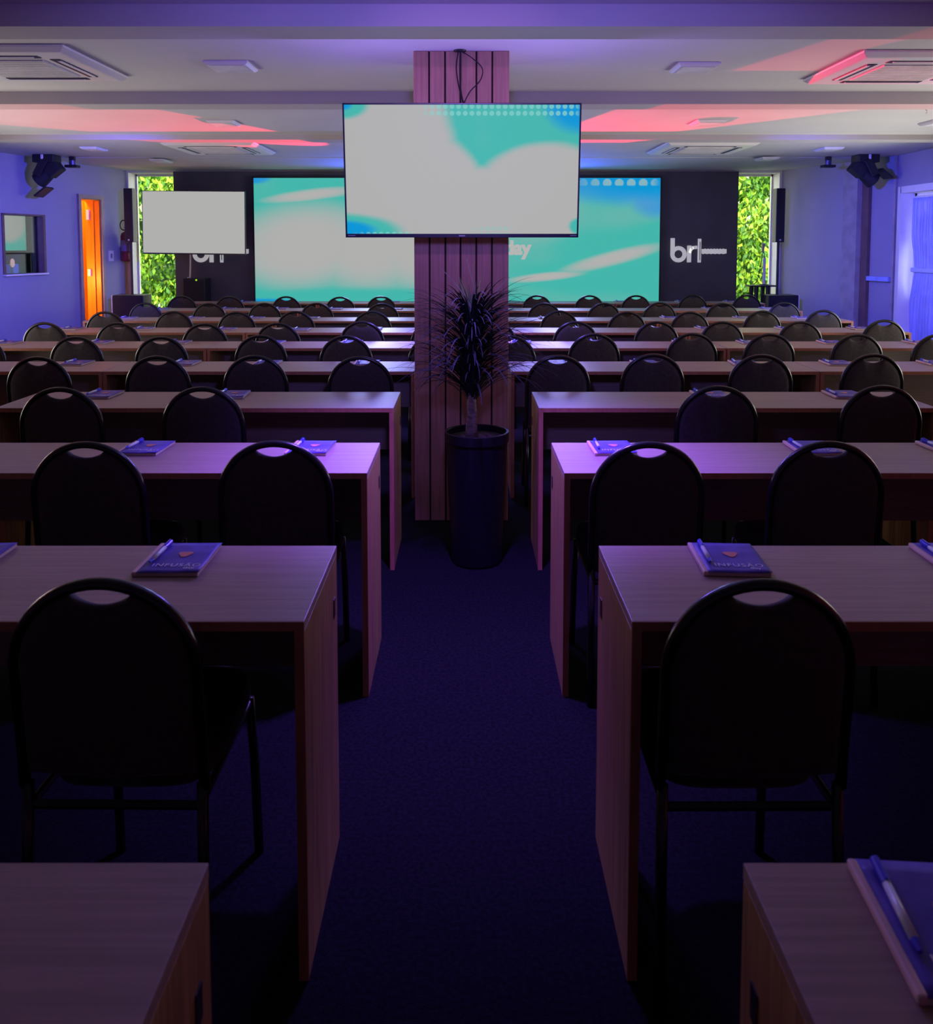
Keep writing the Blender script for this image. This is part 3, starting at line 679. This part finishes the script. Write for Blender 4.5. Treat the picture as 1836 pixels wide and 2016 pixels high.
for k, lst in books.items():
    lf_ = sorted([c for c in lst if c[0] < 917], key=lambda c: -c[0]); rt_ = sorted([c for c in lst if c[0] > 917])
    for side, ll in (('left', lf_), ('right', rt_)):
        for i, (px, py) in enumerate(ll):
            p = at(px, py, Z=TZ); 
            p.y = min(max(p.y, farY[k] - TD + ND / 2 + 0.02), farY[k] - ND / 2 - 0.012)
            p.x = (px - CX) / F * math.cos(TH) * (p.y - (TZ - H) * math.tan(TH) * 1.0)
            if k == 1 and side == 'left': p.x = -0.72
            o = nb0 if not used else copy_tree(nb0); q = pn0 if not used else copy_tree(pn0); used = True
            rz = R(rnd.uniform(-5, 3)) if side == 'right' else R(rnd.uniform(-3, 4))
            if (k, px) == (2, 1432): rz = R(-3.5)
            if (k, px) == (2, 352): rz = R(0)
            o.location = (p.x, p.y, TZ + 0.0005); o.rotation_euler = (0, 0, rz)
            where = '%s from %s %s, %s' % (ORD[i], 'aisle' if k <= 4 else 'middle', side, ROWN[k])
            o['label'] = 'violet notebook %s' % where; o['group'] = 'violet notebooks on the tables'
            off = Matrix.Rotation(rz, 3, 'Z') @ Vector((-NW / 2 + 0.026, 0.018, 0))
            q.location = (p.x + off.x, p.y + off.y, TZ + NH + 0.0016); q.rotation_euler = (0, 0, rz + R(rnd.uniform(-4, 4)))
            q['label'] = 'pen on notebook %s' % where; q['group'] = 'blue and white pens on the notebooks'

# ------------------------------------------------------------------ ceiling fittings
def cassette(label, x0, x1, y0, y1):
    t = thing('air_conditioner', label, 'air conditioner', ((x0 + x1) / 2, (y0 + y1) / 2, CZ), group='ceiling cassette air conditioners')
    W = x1 - x0; D = y1 - y0
    bm = bmesh.new(); pr = None
    for s, z in ((1.0, -0.002), (1.0, -0.012), (0.93, -0.035), (0.90, -0.037)):
        c_ = [bm.verts.new((sx * W / 2 * s, sy * D / 2 * s, z)) for sx, sy in ((-1, -1), (1, -1), (1, 1), (-1, 1))]
        if pr:
            for q in range(4): bm.faces.new((pr[q], pr[(q + 1) % 4], c_[(q + 1) % 4], c_[q]))
        else: bm.faces.new(c_)
        pr = c_
    bm.faces.new(pr); obj('panel', bm, WHITE, t, bevel=0.003)
    g_ = bmesh.new(); box(g_, (0, 0, -0.040), (W * 0.52, D * 0.52, 0.010))
    gr = obj('intake_grille', g_, mat('grille_white', (0.62, 0.60, 0.59), 0.6), t, bevel=0.003)
    l_ = bmesh.new()
    for q in range(9): box(l_, (0, (q - 4) * D * 0.055, -0.0455), (W * 0.48, 0.004, 0.002))
    obj('grille_slats', l_, WHITE, gr)
    for (cx_, cy_, sx, sy) in ((0, -0.345, 0.56, 0.062), (0, 0.345, 0.56, 0.062), (-0.345, 0, 0.062, 0.56), (0.345, 0, 0.062, 0.56)):
        v = obj('air_outlet', B((cx_ * W, cy_ * D, -0.038), (sx * W, sy * D, 0.004)), BLACK, t)
        obj('flap', B((cx_ * W * 1.04, cy_ * D * 1.04, -0.042), (max(sx * W * 0.9, 0.02) if sx > sy else 0.018, max(sy * D * 0.9, 0.02) if sy > sx else 0.018, 0.004)), WHITE, v)
    return t
zz = CZ - 0.02
n_ = at(130, 94, Z=zz); f_ = at(248, 157, Z=zz); cassette('white ceiling cassette air conditioner at the left edge, nearest the camera', f_.x - (f_.y - n_.y), (f_.x + n_.x) / 2, n_.y, f_.y)
n_ = at(1700, 105, Z=zz); f_ = at(1580, 163, Z=zz); cassette('white ceiling cassette air conditioner at the right edge, touched by red light', (f_.x + n_.x) / 2, f_.x + (f_.y - n_.y) * 1.05, n_.y, f_.y)
n_ = at(312, 282, Z=zz); f_ = at(543, 303, Z=zz); cassette('white ceiling cassette air conditioner in the far bay, left of the television', n_.x, f_.x, n_.y, f_.y)
n_ = at(1498, 282, Z=zz); f_ = at(1273, 303, Z=zz); cassette('white ceiling cassette air conditioner in the far bay, right of the television', f_.x, n_.x, n_.y, f_.y)
panels = [((398, 122), (508, 140), 'unlit square ceiling light left of the pillar in the nearest bay'),
          ((1420, 125), (1317, 142), 'unlit square ceiling light right of the pillar in the nearest bay'),
          ((405, 238), (475, 247), 'unlit square ceiling light left of the television in the middle bay'),
          ((1432, 237), (1355, 247), 'unlit square ceiling light in the red glow right of the television'),
          ((156, 290.5), (213, 296.5), 'unlit square ceiling light over the left moving head'),
          ((1662, 291), (1600, 297), 'unlit square ceiling light over the right moving head'),
          ((1880, 238), (1820, 246), 'unlit square ceiling light at the right edge of the middle bay'),
          ((293, 311), (341, 316.5), 'small unlit ceiling light before the far left window'),
          ((1535, 307), (1484, 312), 'small unlit ceiling light before the far right window')]
for n_px, f_px, lab in panels:
    n_ = at(*n_px, Z=CZ - 0.01); f_ = at(*f_px, Z=CZ - 0.01); W = max(abs(f_.x - n_.x), 0.12); D = min(f_.y - n_.y, 0.34)
    if n_px == (1880, 238): W = 0.24
    W = min(W, 0.34); D = max(D, 0.2)
    cx_ = (n_.x + f_.x) / 2; cy_ = (n_.y + f_.y) / 2
    t = thing('ceiling_light', lab, 'ceiling light', (cx_, cy_, CZ if cy_ < 9.65 else CZ - 0.02), group='square ceiling lights')
    bm = bmesh.new(); pr = None
    for s, z in ((1.0, -0.001), (1.0, -0.010), (0.88, -0.022), (0.84, -0.022)):
        c_ = [bm.verts.new((sx * W / 2 * s, sy * D / 2 * s, z)) for sx, sy in ((-1, -1), (1, -1), (1, 1), (-1, 1))]
        if pr:
            for q in range(4): bm.faces.new((pr[q], pr[(q + 1) % 4], c_[(q + 1) % 4], c_[q]))
        else: bm.faces.new(c_)
        pr = c_
    bm.faces.new(pr); obj('frame', bm, WHITE, t)
    obj('diffuser', B((0, 0, -0.0235), (W * 0.78, D * 0.78, 0.002)), mat('frosted_diffuser', (0.72, 0.72, 0.72), 0.5), t)
p = at(1822, 215, Z=CZ - 0.03)
t = thing('sprinkler', 'small white sprinkler hanging from the ceiling near the right edge', 'sprinkler', (p.x, p.y, CZ))
obj('body', tube(bmesh.new(), [(0, 0, 0), (0, 0, -0.03), (0.012, 0, -0.045), (0.004, 0, -0.06)], 0.006), WHITE, t); obj('flange', lathe(bmesh.new(), [(0.02, -0.006), (0.024, 0)], n=16), WHITE, t)

# moving head stage lights
def moving_head(label, px, py, sgn):
    p = at(px, 309, Z=CZ); y = 9.55; k_ = y / p.y; x = p.x * k_
    t = thing('moving_head_light', label, 'stage light', (x, y, CZ), group='moving head lights')
    obj('base', B((0, 0, -0.045), (0.24, 0.20, 0.09)), BLACK, t, bevel=0.012)
    M = Matrix.Translation((-0.02 * sgn, 0, -0.13)) @ Matrix.Rotation(R(28 * sgn), 4, 'Y')
    y_ = bmesh.new()
    for s in (-1, 1): box(y_, (0, s * 0.10, -0.02), (0.09, 0.025, 0.20), M)
    box(y_, (0, 0, 0.075), (0.10, 0.22, 0.03), M); obj('yoke', y_, BLACK, t, bevel=0.008)
    hM = Matrix.Translation((0.03 * sgn, 0, -0.19)) @ Matrix.Rotation(R(52 * sgn), 4, 'Y')
    h_ = bmesh.new()
    bmesh.ops.create_cone(h_, cap_ends=True, segments=20, radius1=0.095, radius2=0.075, depth=0.16, matrix=hM @ Matrix.Translation((0, 0, -0.09)))
    box(h_, (0, 0, 0.06), (0.15, 0.15, 0.16), hM); hd = obj('head', h_, MATTE, t, bevel=0.01)
    ln = bmesh.new(); bmesh.ops.create_cone(ln, cap_ends=True, segments=20, radius1=0.075, radius2=0.08, depth=0.01, matrix=hM @ Matrix.Translation((0, 0, -0.173)))
    obj('lens', ln, mat('lens_glass', (0.05, 0.05, 0.08), 0.05), hd)
    s_ = bmesh.new(); box(s_, (0.13, 0, 0), (0.02, 0.20, 0.16), hM @ Matrix.Translation((0, 0, -0.2))); obj('barn_door', s_, BLACK, hd)
    cp = bmesh.new(); cyl(cp, (0, 0, 0), (0, 0, -0.03), 0.02); box(cp, (-0.0, -0.11, -0.03), (0.02, 0.02, 0.05)); obj('clamp', cp, WHITE, t)
    return t
moving_head('black moving head stage light hanging above the booth window at left', 92, 312, 1)
moving_head('black moving head stage light hanging above the pilaster at right', 1703, 312, -1)
def spotlet(label, px):
    y = 9.72; x = at(px, 309, Y=y).x
    t = thing('spot_light', label, 'stage light', (x, y, CZ), group='small ceiling spotlights')
    obj('bracket', B((0, 0, -0.03), (0.06, 0.05, 0.06)), BLACK, t, bevel=0.004)
    bm = bmesh.new(); cyl(bm, (-0.0, 0, -0.045), (0.0, 0, -0.10), 0.035); obj('can', bm, mat('grey_can', (0.12, 0.12, 0.2), 0.3, 0.6), t)
    obj('tray', B((0, 0, -0.112), (0.14, 0.10, 0.03)), BLACK, t, bevel=0.004)
spotlet('small black ceiling spotlight just right of the left moving head', 142); spotlet('small black ceiling spotlight just left of the right moving head', 1630)
def par(label, x, tx_, ty_):
    t = thing('par_can', label, 'stage light', (x, 11.2, CZ - 0.02))
    obj('pole', cyl(bmesh.new(), (0, 0.06, -0.002), (0, 0.06, -0.72), 0.015), BLACK, t)
    d = Vector((tx_ - x, ty_ - 11.1, 0)).normalized() * 0.12
    obj('can', cyl(bmesh.new(), (-d.x * 0.9 - 0, -0.1 - d.y * 0.9, -0.755), (0 - d.x * 2, -0.1 - d.y * 2, -0.765), 0.06), BLACK, t)
    obj('yoke', cyl(bmesh.new(), (0, 0.06, -0.72), (-d.x * 1.3, -0.1 - d.y * 1.3, -0.755), 0.012), BLACK, t)
par('small black par can hanging before the LED wall, aimed left', 0.65, -2.6, 7.3); par('small black par can hanging before the LED wall, aimed right', -0.65, 1.7, 6.7)

# ------------------------------------------------------------------ stage corner gear
def column_speaker(label, sublabel, px, sub_px, y, post):
    x = at(px, 480, Y=y).x; zt0 = at(px, 371, Y=y).z; zb0 = at(px, 477, Y=y).z; sb = at(px, 580, Y=y).z
    t = thing('column_speaker', label, 'speaker', (x, y, sb)); W = 17 * y / F
    bx = obj('enclosure', BB(-W / 2, W / 2, -0.05, 0.09, zb0 - sb, zt0 - sb), BLACK, t, bevel=0.006)
    obj('grille', BB(-W / 2 + 0.008, W / 2 - 0.008, -0.056, -0.05, zb0 - sb + 0.04, zt0 - sb - 0.01), MATTE, t)
    obj('badge', B((0.0, -0.057, zb0 - sb + 0.03), (0.02, 0.004, 0.018)), WHITE, t)
    obj('pole', cyl(bmesh.new(), (0, 0.01, 0), (0, 0.01, zb0 - sb), 0.017), BLACK, t)
    a_ = at(sub_px[0], 580, Y=y).x; b_2 = at(sub_px[1], 580, Y=y).x
    s = thing('subwoofer', sublabel, 'speaker', ((a_ + b_2) / 2, y, 0)); w_ = b_2 - a_
    obj('cabinet', BB(-w_ / 2, w_ / 2, -0.15, 0.15, 0.0, sb), BLACK, s, bevel=0.008)
    obj('grille', BB(-w_ / 2 + 0.02, w_ / 2 - 0.02, -0.160, -0.15, 0.05, sb - 0.03), MATTE, s)
    obj('edge_strip', B((post * (w_ / 2 + 0.006), -0.14, sb / 2 + 0.01), (0.010, 0.02, sb - 0.02)), WHITE, s, bevel=0.001)
YS = 10.98
column_speaker('slim black column speaker before the left window casing', 'black subwoofer under the left column speaker', 257, (230, 290), YS, -1)
column_speaker('slim black column speaker before the right window casing', 'black subwoofer under the right column speaker', 1532, (1505, 1563), YS, 1)
# narrow tan board beside the left casing
p0 = at(246, 480, Y=YB - 0.06).x; p1 = at(257, 480, Y=YB - 0.06).x
tag(obj('wooden_board', BB(p0, p1, YB - 0.09, YB - 0.035, 0, at(250, 478, Y=YB - 0.06).z), mat('tan_board', (0.65, 0.38, 0.14), 0.6, var=0.15, stretch=(8, 8, 1)), bevel=0.003), 'narrow tan wooden board standing behind the left column speaker', 'board')
# second television in front of the left window
y = 11.0; a = at(277, 375, Y=y); b = at(485, 379, Y=y); c = at(280, 500, Y=y)
W2 = b.x - a.x; H2 = a.z - c.z
pm = screen_mat('blank_white_picture', W2, H2, [(0.5, 0.5, 5, 5, 0, 0.1)], [(5, 5, 0.1, 0.1)], None, 1.0, 0, True)
t2 = tv('television', 'flat television with blank white picture before the far left window', W2, H2, ((a.x + b.x) / 2, y, (at(277, 376.5, Y=y).z + at(280, 500.5, Y=y).z) / 2), (0, R(0.6), R(-4)), pm)
bm = bmesh.new(); box(bm, (0, 0.07, 0), (0.3, 0.02, 0.3)); box(bm, (0, 0.27, 0), (0.08, 0.40, 0.10)); box(bm, (0, 0.45, 0), (0.22, 0.03, 0.26))
obj('wall_arm', bm, BLACK, t2); t2.location.y = 10.98
q = at(370, 500, Y=11.2); q2 = at(368, 549, Y=11.2)
tag(obj('white_cable', tube(bmesh.new(), smooth([(q.x, 11.3, q.z + 0.1), (q.x + 0.01, 11.25, (q.z + q2.z) / 2), (q.x, 11.25, q2.z + 0.02), (q2.x - 0.01, 11.25, q2.z + 0.012)]), 0.011), WHITE), 'pale thick cable hanging below the blank white television', 'cable')
# black case under it
a_ = at(362, 548, Y=11.12); b_2 = at(405, 548, Y=11.12)
t = thing('speaker_cabinet', 'black floor speaker below the blank white television', 'speaker', ((a_.x + b_2.x) / 2, 11.2, 0)); w_ = b_2.x - a_.x
obj('cabinet', BB(-w_ / 2, w_ / 2, -0.14, 0.14, 0, a_.z), BLACK, t, bevel=0.01); obj('grille', BB(-w_ / 2 + 0.02, w_ / 2 - 0.02, -0.147, -0.14, 0.03, a_.z - 0.03), MATTE, t)
obj('status_light', B((0.04, -0.150, a_.z - 0.02), (0.022, 0.006, 0.022)), mat('green_led', (0.1, 0.3, 0.02), em=(0.35, 0.75, 0.02), ems=1.0), t, bevel=0.006)
# small high table with two legs, microphone on a stand
y = 11.30; a_ = at(1471, 561, Y=y); b_2 = at(1524, 561, Y=y); w_ = b_2.x - a_.x
t = thing('side_table', 'small black high table in front of the far right window', 'table', ((a_.x + b_2.x) / 2, y, 0))
obj('tabletop', BB(-w_ / 2, w_ / 2, -0.12, 0.12, a_.z - 0.02, a_.z), BLACK, t, bevel=0.006)
for sx, sy in ((-0.26, -0.1), (0.16, -0.1), (-0.26, 0.1), (0.16, 0.1)):
    bm = bmesh.new(); cyl(bm, (w_ * sx * 1.15, sy, 0), (w_ * sx, sy, a_.z - 0.02), 0.014, 0.03, n=10); obj('leg', bm, BLACK, t)
ym = 11.3; m_ = at(1503, 565, Y=ym).x; mz = a_.z
t = thing('microphone_stand', 'white microphone stand on the small high table by the right window', 'microphone stand', (m_, ym, mz))
zt1 = at(1503, 508, Y=ym).z - mz
obj('pole', cyl(bmesh.new(), (0, 0, 0.01), (0, 0, zt1), 0.018), WHITE, t); obj('base', lathe(bmesh.new(), [(0.06, 0.0005), (0.06, 0.01), (0.02, 0.018)]), BLACK, t)
obj('boom', tube(bmesh.new(), [(0, 0, zt1), (-0.01, -0.01, zt1 + 0.06), (-0.035, -0.03, zt1 + 0.10)], 0.007), GREYM, t)
obj('microphone', cyl(bmesh.new(), (-0.035, -0.03, zt1 + 0.08), (-0.03, -0.04, zt1 + 0.20), 0.012, 0.024), mat('silver_mic', (0.5, 0.4, 0.35), 0.3, 0.7), t)
obj('lead', tube(bmesh.new(), smooth([(-0.035, -0.03, zt1 + 0.08), (-0.06, -0.03, zt1 - 0.1), (-0.10, -0.02, zt1 - 0.3), (-0.13, 0, 0.02)]), 0.005), BLACK, t)

# fire extinguisher and switch on the left wall
s_e = s_on(236, LK, LE); base = ML @ Vector((s_e, -0.10, 0)); ze0, ze1 = at(236, 515, Y=base.y).z, at(236, 456, Y=base.y).z
t = thing('fire_extinguisher', 'dark red fire extinguisher on the left wall by the orange door', 'fire extinguisher', (base.x, base.y, ze0)); h_ = ze1 - ze0
RED = mat('dark_red_enamel', (0.22, 0.02, 0.03), 0.3)
bd = obj('cylinder', lathe(bmesh.new(), [(0.06, 0), (0.072, 0.012), (0.074, 0.03), (0.074, h_ - 0.06), (0.06, h_ - 0.02), (0.028, h_)], n=24), RED, t, smooth=True)
obj('label_plate', lathe(bmesh.new(), [(0.0745, h_ * 0.35), (0.0752, h_ * 0.36), (0.0752, h_ * 0.7), (0.0745, h_ * 0.71)], n=24), mat('grey_violet_label', (0.30, 0.22, 0.34), 0.5), t)
bm = bmesh.new(); cyl(bm, (0, 0, h_), (0, 0, h_ + 0.05), 0.018); box(bm, (0.03, -0.01, h_ + 0.055), (0.10, 0.02, 0.012)); box(bm, (0.03, -0.01, h_ + 0.03), (0.08, 0.02, 0.008)); obj('valve', bm, BLACK, t)
obj('hose', tube(bmesh.new(), [(-0.02 + 0.045 * math.cos(a_), -0.03, h_ + 0.085 + 0.065 * math.sin(a_)) for a_ in [2 * math.pi * q / 24 for q in range(24)]], 0.008, closed=True), BLACK, t, smooth=True)
bm = bmesh.new(); box(bm, (0.03, 0.065, h_ * 0.8), (0.03, 0.05, 0.03)); obj('wall_hook', bm, GREYM, t)
s_s = s_on(217, LK, LE); bm = bmesh.new(); lw(bm, s_s - 0.05, s_s + 0.05, 1.26, 1.40, -0.012, -0.001)
sw = thing('light_switch', 'pale light switch plate between the orange door and the extinguisher', 'switch', ML @ Vector((s_s, 0, 1.33)))
pl = obj('plate', bm, WHITE); pl.parent = sw; pl.matrix_parent_inverse = Matrix.Translation(-sw.location)
bm = bmesh.new(); lw(bm, s_s - 0.015, s_s + 0.015, 1.30, 1.36, -0.017, -0.011); k2 = obj('rocker', bm, GREYM); k2.parent = sw; k2.matrix_parent_inverse = Matrix.Translation(-sw.location)

# screen added to imitate the booth glass reflection, plus booth gear
def booth_box(bm, s0, s1, z0, z1, y0, y1): return lw(bm, s0, s1, z0, z1, y0, y1)
def wallobj(name, label, cat, s, yy, z, rot=0):
    return thing(name, label, cat, ML @ Vector((s, yy, z)), math.atan2((LE - LK).y, (LE - LK).x))
bmat = screen_mat('booth_reflection_picture', 0.72, 0.42, [(0.75, 0.75, 0.4, 0.5, 0, 0.5), (0.25, 0.8, 0.3, 0.35, 0, 0.6)], [(5, 5, .1, .1)], None, 0.9, 1.5)
sm = (wl0 + wl1) / 2 + 0.06
t = wallobj('reflection_screen', 'added screen with teal and white picture standing in for a reflection in booth window', 'reflection_screen', sm, 0.42, 1.62)
s = obj('display', B((0, 0, 0), (0.92, 0.01, 0.42)), bmat, t); s.rotation_euler = (0, 0, 0)
obj('casing', B((0, 0.025, 0), (0.95, 0.035, 0.45)), BLACK, t, bevel=0.005); bm = bmesh.new(); box(bm, (0, 0.08, -0.3), (0.05, 0.04, 0.4)); box(bm, (0, 0.08, -0.52), (0.3, 0.2, 0.02)); box(bm, (0, 0.08, -0.82), (0.3, 0.2, 0.6)); obj('stand', bm, BLACK, t)
t = wallobj('desk_lamp', 'small lit desk lamp under the booth reflection screen', 'lamp', wl1 - 0.30, 0.20, 0.5)
bm = bmesh.new(); cyl(bm, (0, 0, 0), (0, 0, 0.72), 0.012); obj('pole', bm, GREYM, t)
obj('bulb', lathe(bmesh.new(), [(0.012, 0.72), (0.025, 0.75), (0.022, 0.80), (0.008, 0.82)], n=12), mat('warm_bulb', (0.6, 0.4, 0.3), em=(1, 0.6, 0.45), ems=0.5), t, smooth=True)
t = wallobj('control_box', 'pale blue equipment box behind the booth window', 'box', wl0 + 0.45, 0.30, 0.5)
obj('body', B((0, 0, 0.38), (0.14, 0.12, 0.76)), mat('pale_blue_box', (0.25, 0.35, 0.75), 0.5), t, bevel=0.01); obj('lid', B((0, 0, 0.765), (0.15, 0.13, 0.015)), BLACK, t)

# ------------------------------------------------------------------ wall logos
def logo(label, x0, y, scale):
    """x0: left edge of the b, scale: metres per logo pixel"""
    t = thing('wall_logo', label, 'sign', (x0, y, at(1320, 517, Y=y).z))
    def ringpts(cx_, cz_, ro_, ri_, n=36): return cx_, cz_, ro_, ri_, n
    def annulus(bm, cx_, cz_, ro_, ri_, n=36):
        o1 = []; 
        for y_ in (-0.02, 0.0):
            o1.append([[bm.verts.new((cx_ + r_ * math.cos(2 * math.pi * q / n), y_, cz_ + r_ * math.sin(2 * math.pi * q / n))) for q in range(n)] for r_ in (ro_, ri_)])
        for q in range(n):
            r2 = (q + 1) % n
            bm.faces.new((o1[0][0][q], o1[0][0][r2], o1[0][1][r2], o1[0][1][q])); bm.faces.new((o1[1][0][q], o1[1][1][q], o1[1][1][r2], o1[1][0][r2]))
            bm.faces.new((o1[0][0][q], o1[1][0][q], o1[1][0][r2], o1[0][0][r2])); bm.faces.new((o1[0][1][q], o1[0][1][r2], o1[1][1][r2], o1[1][1][q]))
    k_ = scale
    bm = bmesh.new(); annulus(bm, 16 * k_, 16.5 * k_, 16 * k_, 8 * k_); box(bm, (4.2 * k_, -0.0105, 32 * k_), (8.2 * k_, 0.021, 32 * k_)); obj('letter_b', bm, LOGO, t, bevel=0.004)
    bm = bmesh.new(); box(bm, (37 * k_, -0.0105, 17 * k_), (8 * k_, 0.021, 33 * k_))
    tube_pts = [(38 * k_, 20 * k_), (40 * k_, 26 * k_), (44 * k_, 29.2 * k_), (51 * k_, 30 * k_)]
    for (xa, za), (xb, zb_) in zip(tube_pts, tube_pts[1:]):
        M = Matrix.Translation(((xa + xb) / 2, -0.0105, (za + zb_) / 2)) @ Matrix.Rotation(-math.atan2(zb_ - za, xb - xa), 4, 'Y')
        box(bm, (0, 0, 0), (math.hypot(xb - xa, zb_ - za) + 3 * k_, 0.021, 6.5 * k_), M)
    obj('letter_r', bm, LOGO, t, bevel=0.004)
    bm = bmesh.new(); box(bm, (57 * k_, -0.0105, 23.5 * k_), (6.5 * k_, 0.021, 46.5 * k_)); br = obj('letter_l', bm, LOGO, t, bevel=0.004)
    obj('slot_line', B((57.5 * k_, -0.0225, 23 * k_), (1.4 * k_, 0.002, 36 * k_)), mat('grey_slot', (0.15, 0.15, 0.15), 0.5), br)
    bm = bmesh.new(); pts = []
    for q in range(25): pts.append((62 * k_ + 48 * k_ * q / 24, (26.5 + (1.0 if q % 3 == 0 else 0) - (0.8 if q in (0, 24) else 0)) * k_))
    for q in range(24, -1, -1): pts.append((62 * k_ + 48 * k_ * q / 24, (17.5 - (0.9 if q % 4 == 1 else 0) + (0.8 if q in (0, 24) else 0)) * k_))
    prism(bm, pts, -0.018, 0.0); obj('small_lettering_strip', bm, LOGO, t)
yl = YB - 0.052; k_ = (yl) / F
logo('white raised brl logo on the dark panel right of the LED wall', at(1319, 480, Y=yl).x, yl, k_)
logo('white raised brl logo half hidden by the blank white television', at(379, 480, Y=yl).x, yl, k_)

# ------------------------------------------------------------------ garden outside
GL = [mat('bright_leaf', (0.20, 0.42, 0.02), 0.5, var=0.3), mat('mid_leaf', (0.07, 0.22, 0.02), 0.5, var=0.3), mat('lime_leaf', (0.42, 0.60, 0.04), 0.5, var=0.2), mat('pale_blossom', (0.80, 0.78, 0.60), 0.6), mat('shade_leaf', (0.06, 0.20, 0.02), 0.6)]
def hedge(label, x0, x1, y0):
    t = thing('hedge', label, 'hedge', ((x0 + x1) / 2, y0, -0.1)); W = x1 - x0
    bm = bmesh.new(); N, Mv = 24, 30; g_ = []
    for i in range(N + 1):
        row = []
        for j in range(Mv + 1):
            x = -W / 2 + W * i / N; z = 3.05 * j / Mv
            row.append(bm.verts.new((x, 0.52 + 0.12 * math.sin(i * 1.3 + j * 0.7) + 0.1 * math.sin(j * 1.1 - i * 0.4), z)))
        g_.append(row)
    for i in range(N):
        for j in range(Mv): bm.faces.new((g_[i][j], g_[i + 1][j], g_[i + 1][j + 1], g_[i][j + 1]))
    for i in range(N): pass
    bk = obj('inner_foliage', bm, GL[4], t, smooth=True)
    bm = bmesh.new()
    for q in range(12000):
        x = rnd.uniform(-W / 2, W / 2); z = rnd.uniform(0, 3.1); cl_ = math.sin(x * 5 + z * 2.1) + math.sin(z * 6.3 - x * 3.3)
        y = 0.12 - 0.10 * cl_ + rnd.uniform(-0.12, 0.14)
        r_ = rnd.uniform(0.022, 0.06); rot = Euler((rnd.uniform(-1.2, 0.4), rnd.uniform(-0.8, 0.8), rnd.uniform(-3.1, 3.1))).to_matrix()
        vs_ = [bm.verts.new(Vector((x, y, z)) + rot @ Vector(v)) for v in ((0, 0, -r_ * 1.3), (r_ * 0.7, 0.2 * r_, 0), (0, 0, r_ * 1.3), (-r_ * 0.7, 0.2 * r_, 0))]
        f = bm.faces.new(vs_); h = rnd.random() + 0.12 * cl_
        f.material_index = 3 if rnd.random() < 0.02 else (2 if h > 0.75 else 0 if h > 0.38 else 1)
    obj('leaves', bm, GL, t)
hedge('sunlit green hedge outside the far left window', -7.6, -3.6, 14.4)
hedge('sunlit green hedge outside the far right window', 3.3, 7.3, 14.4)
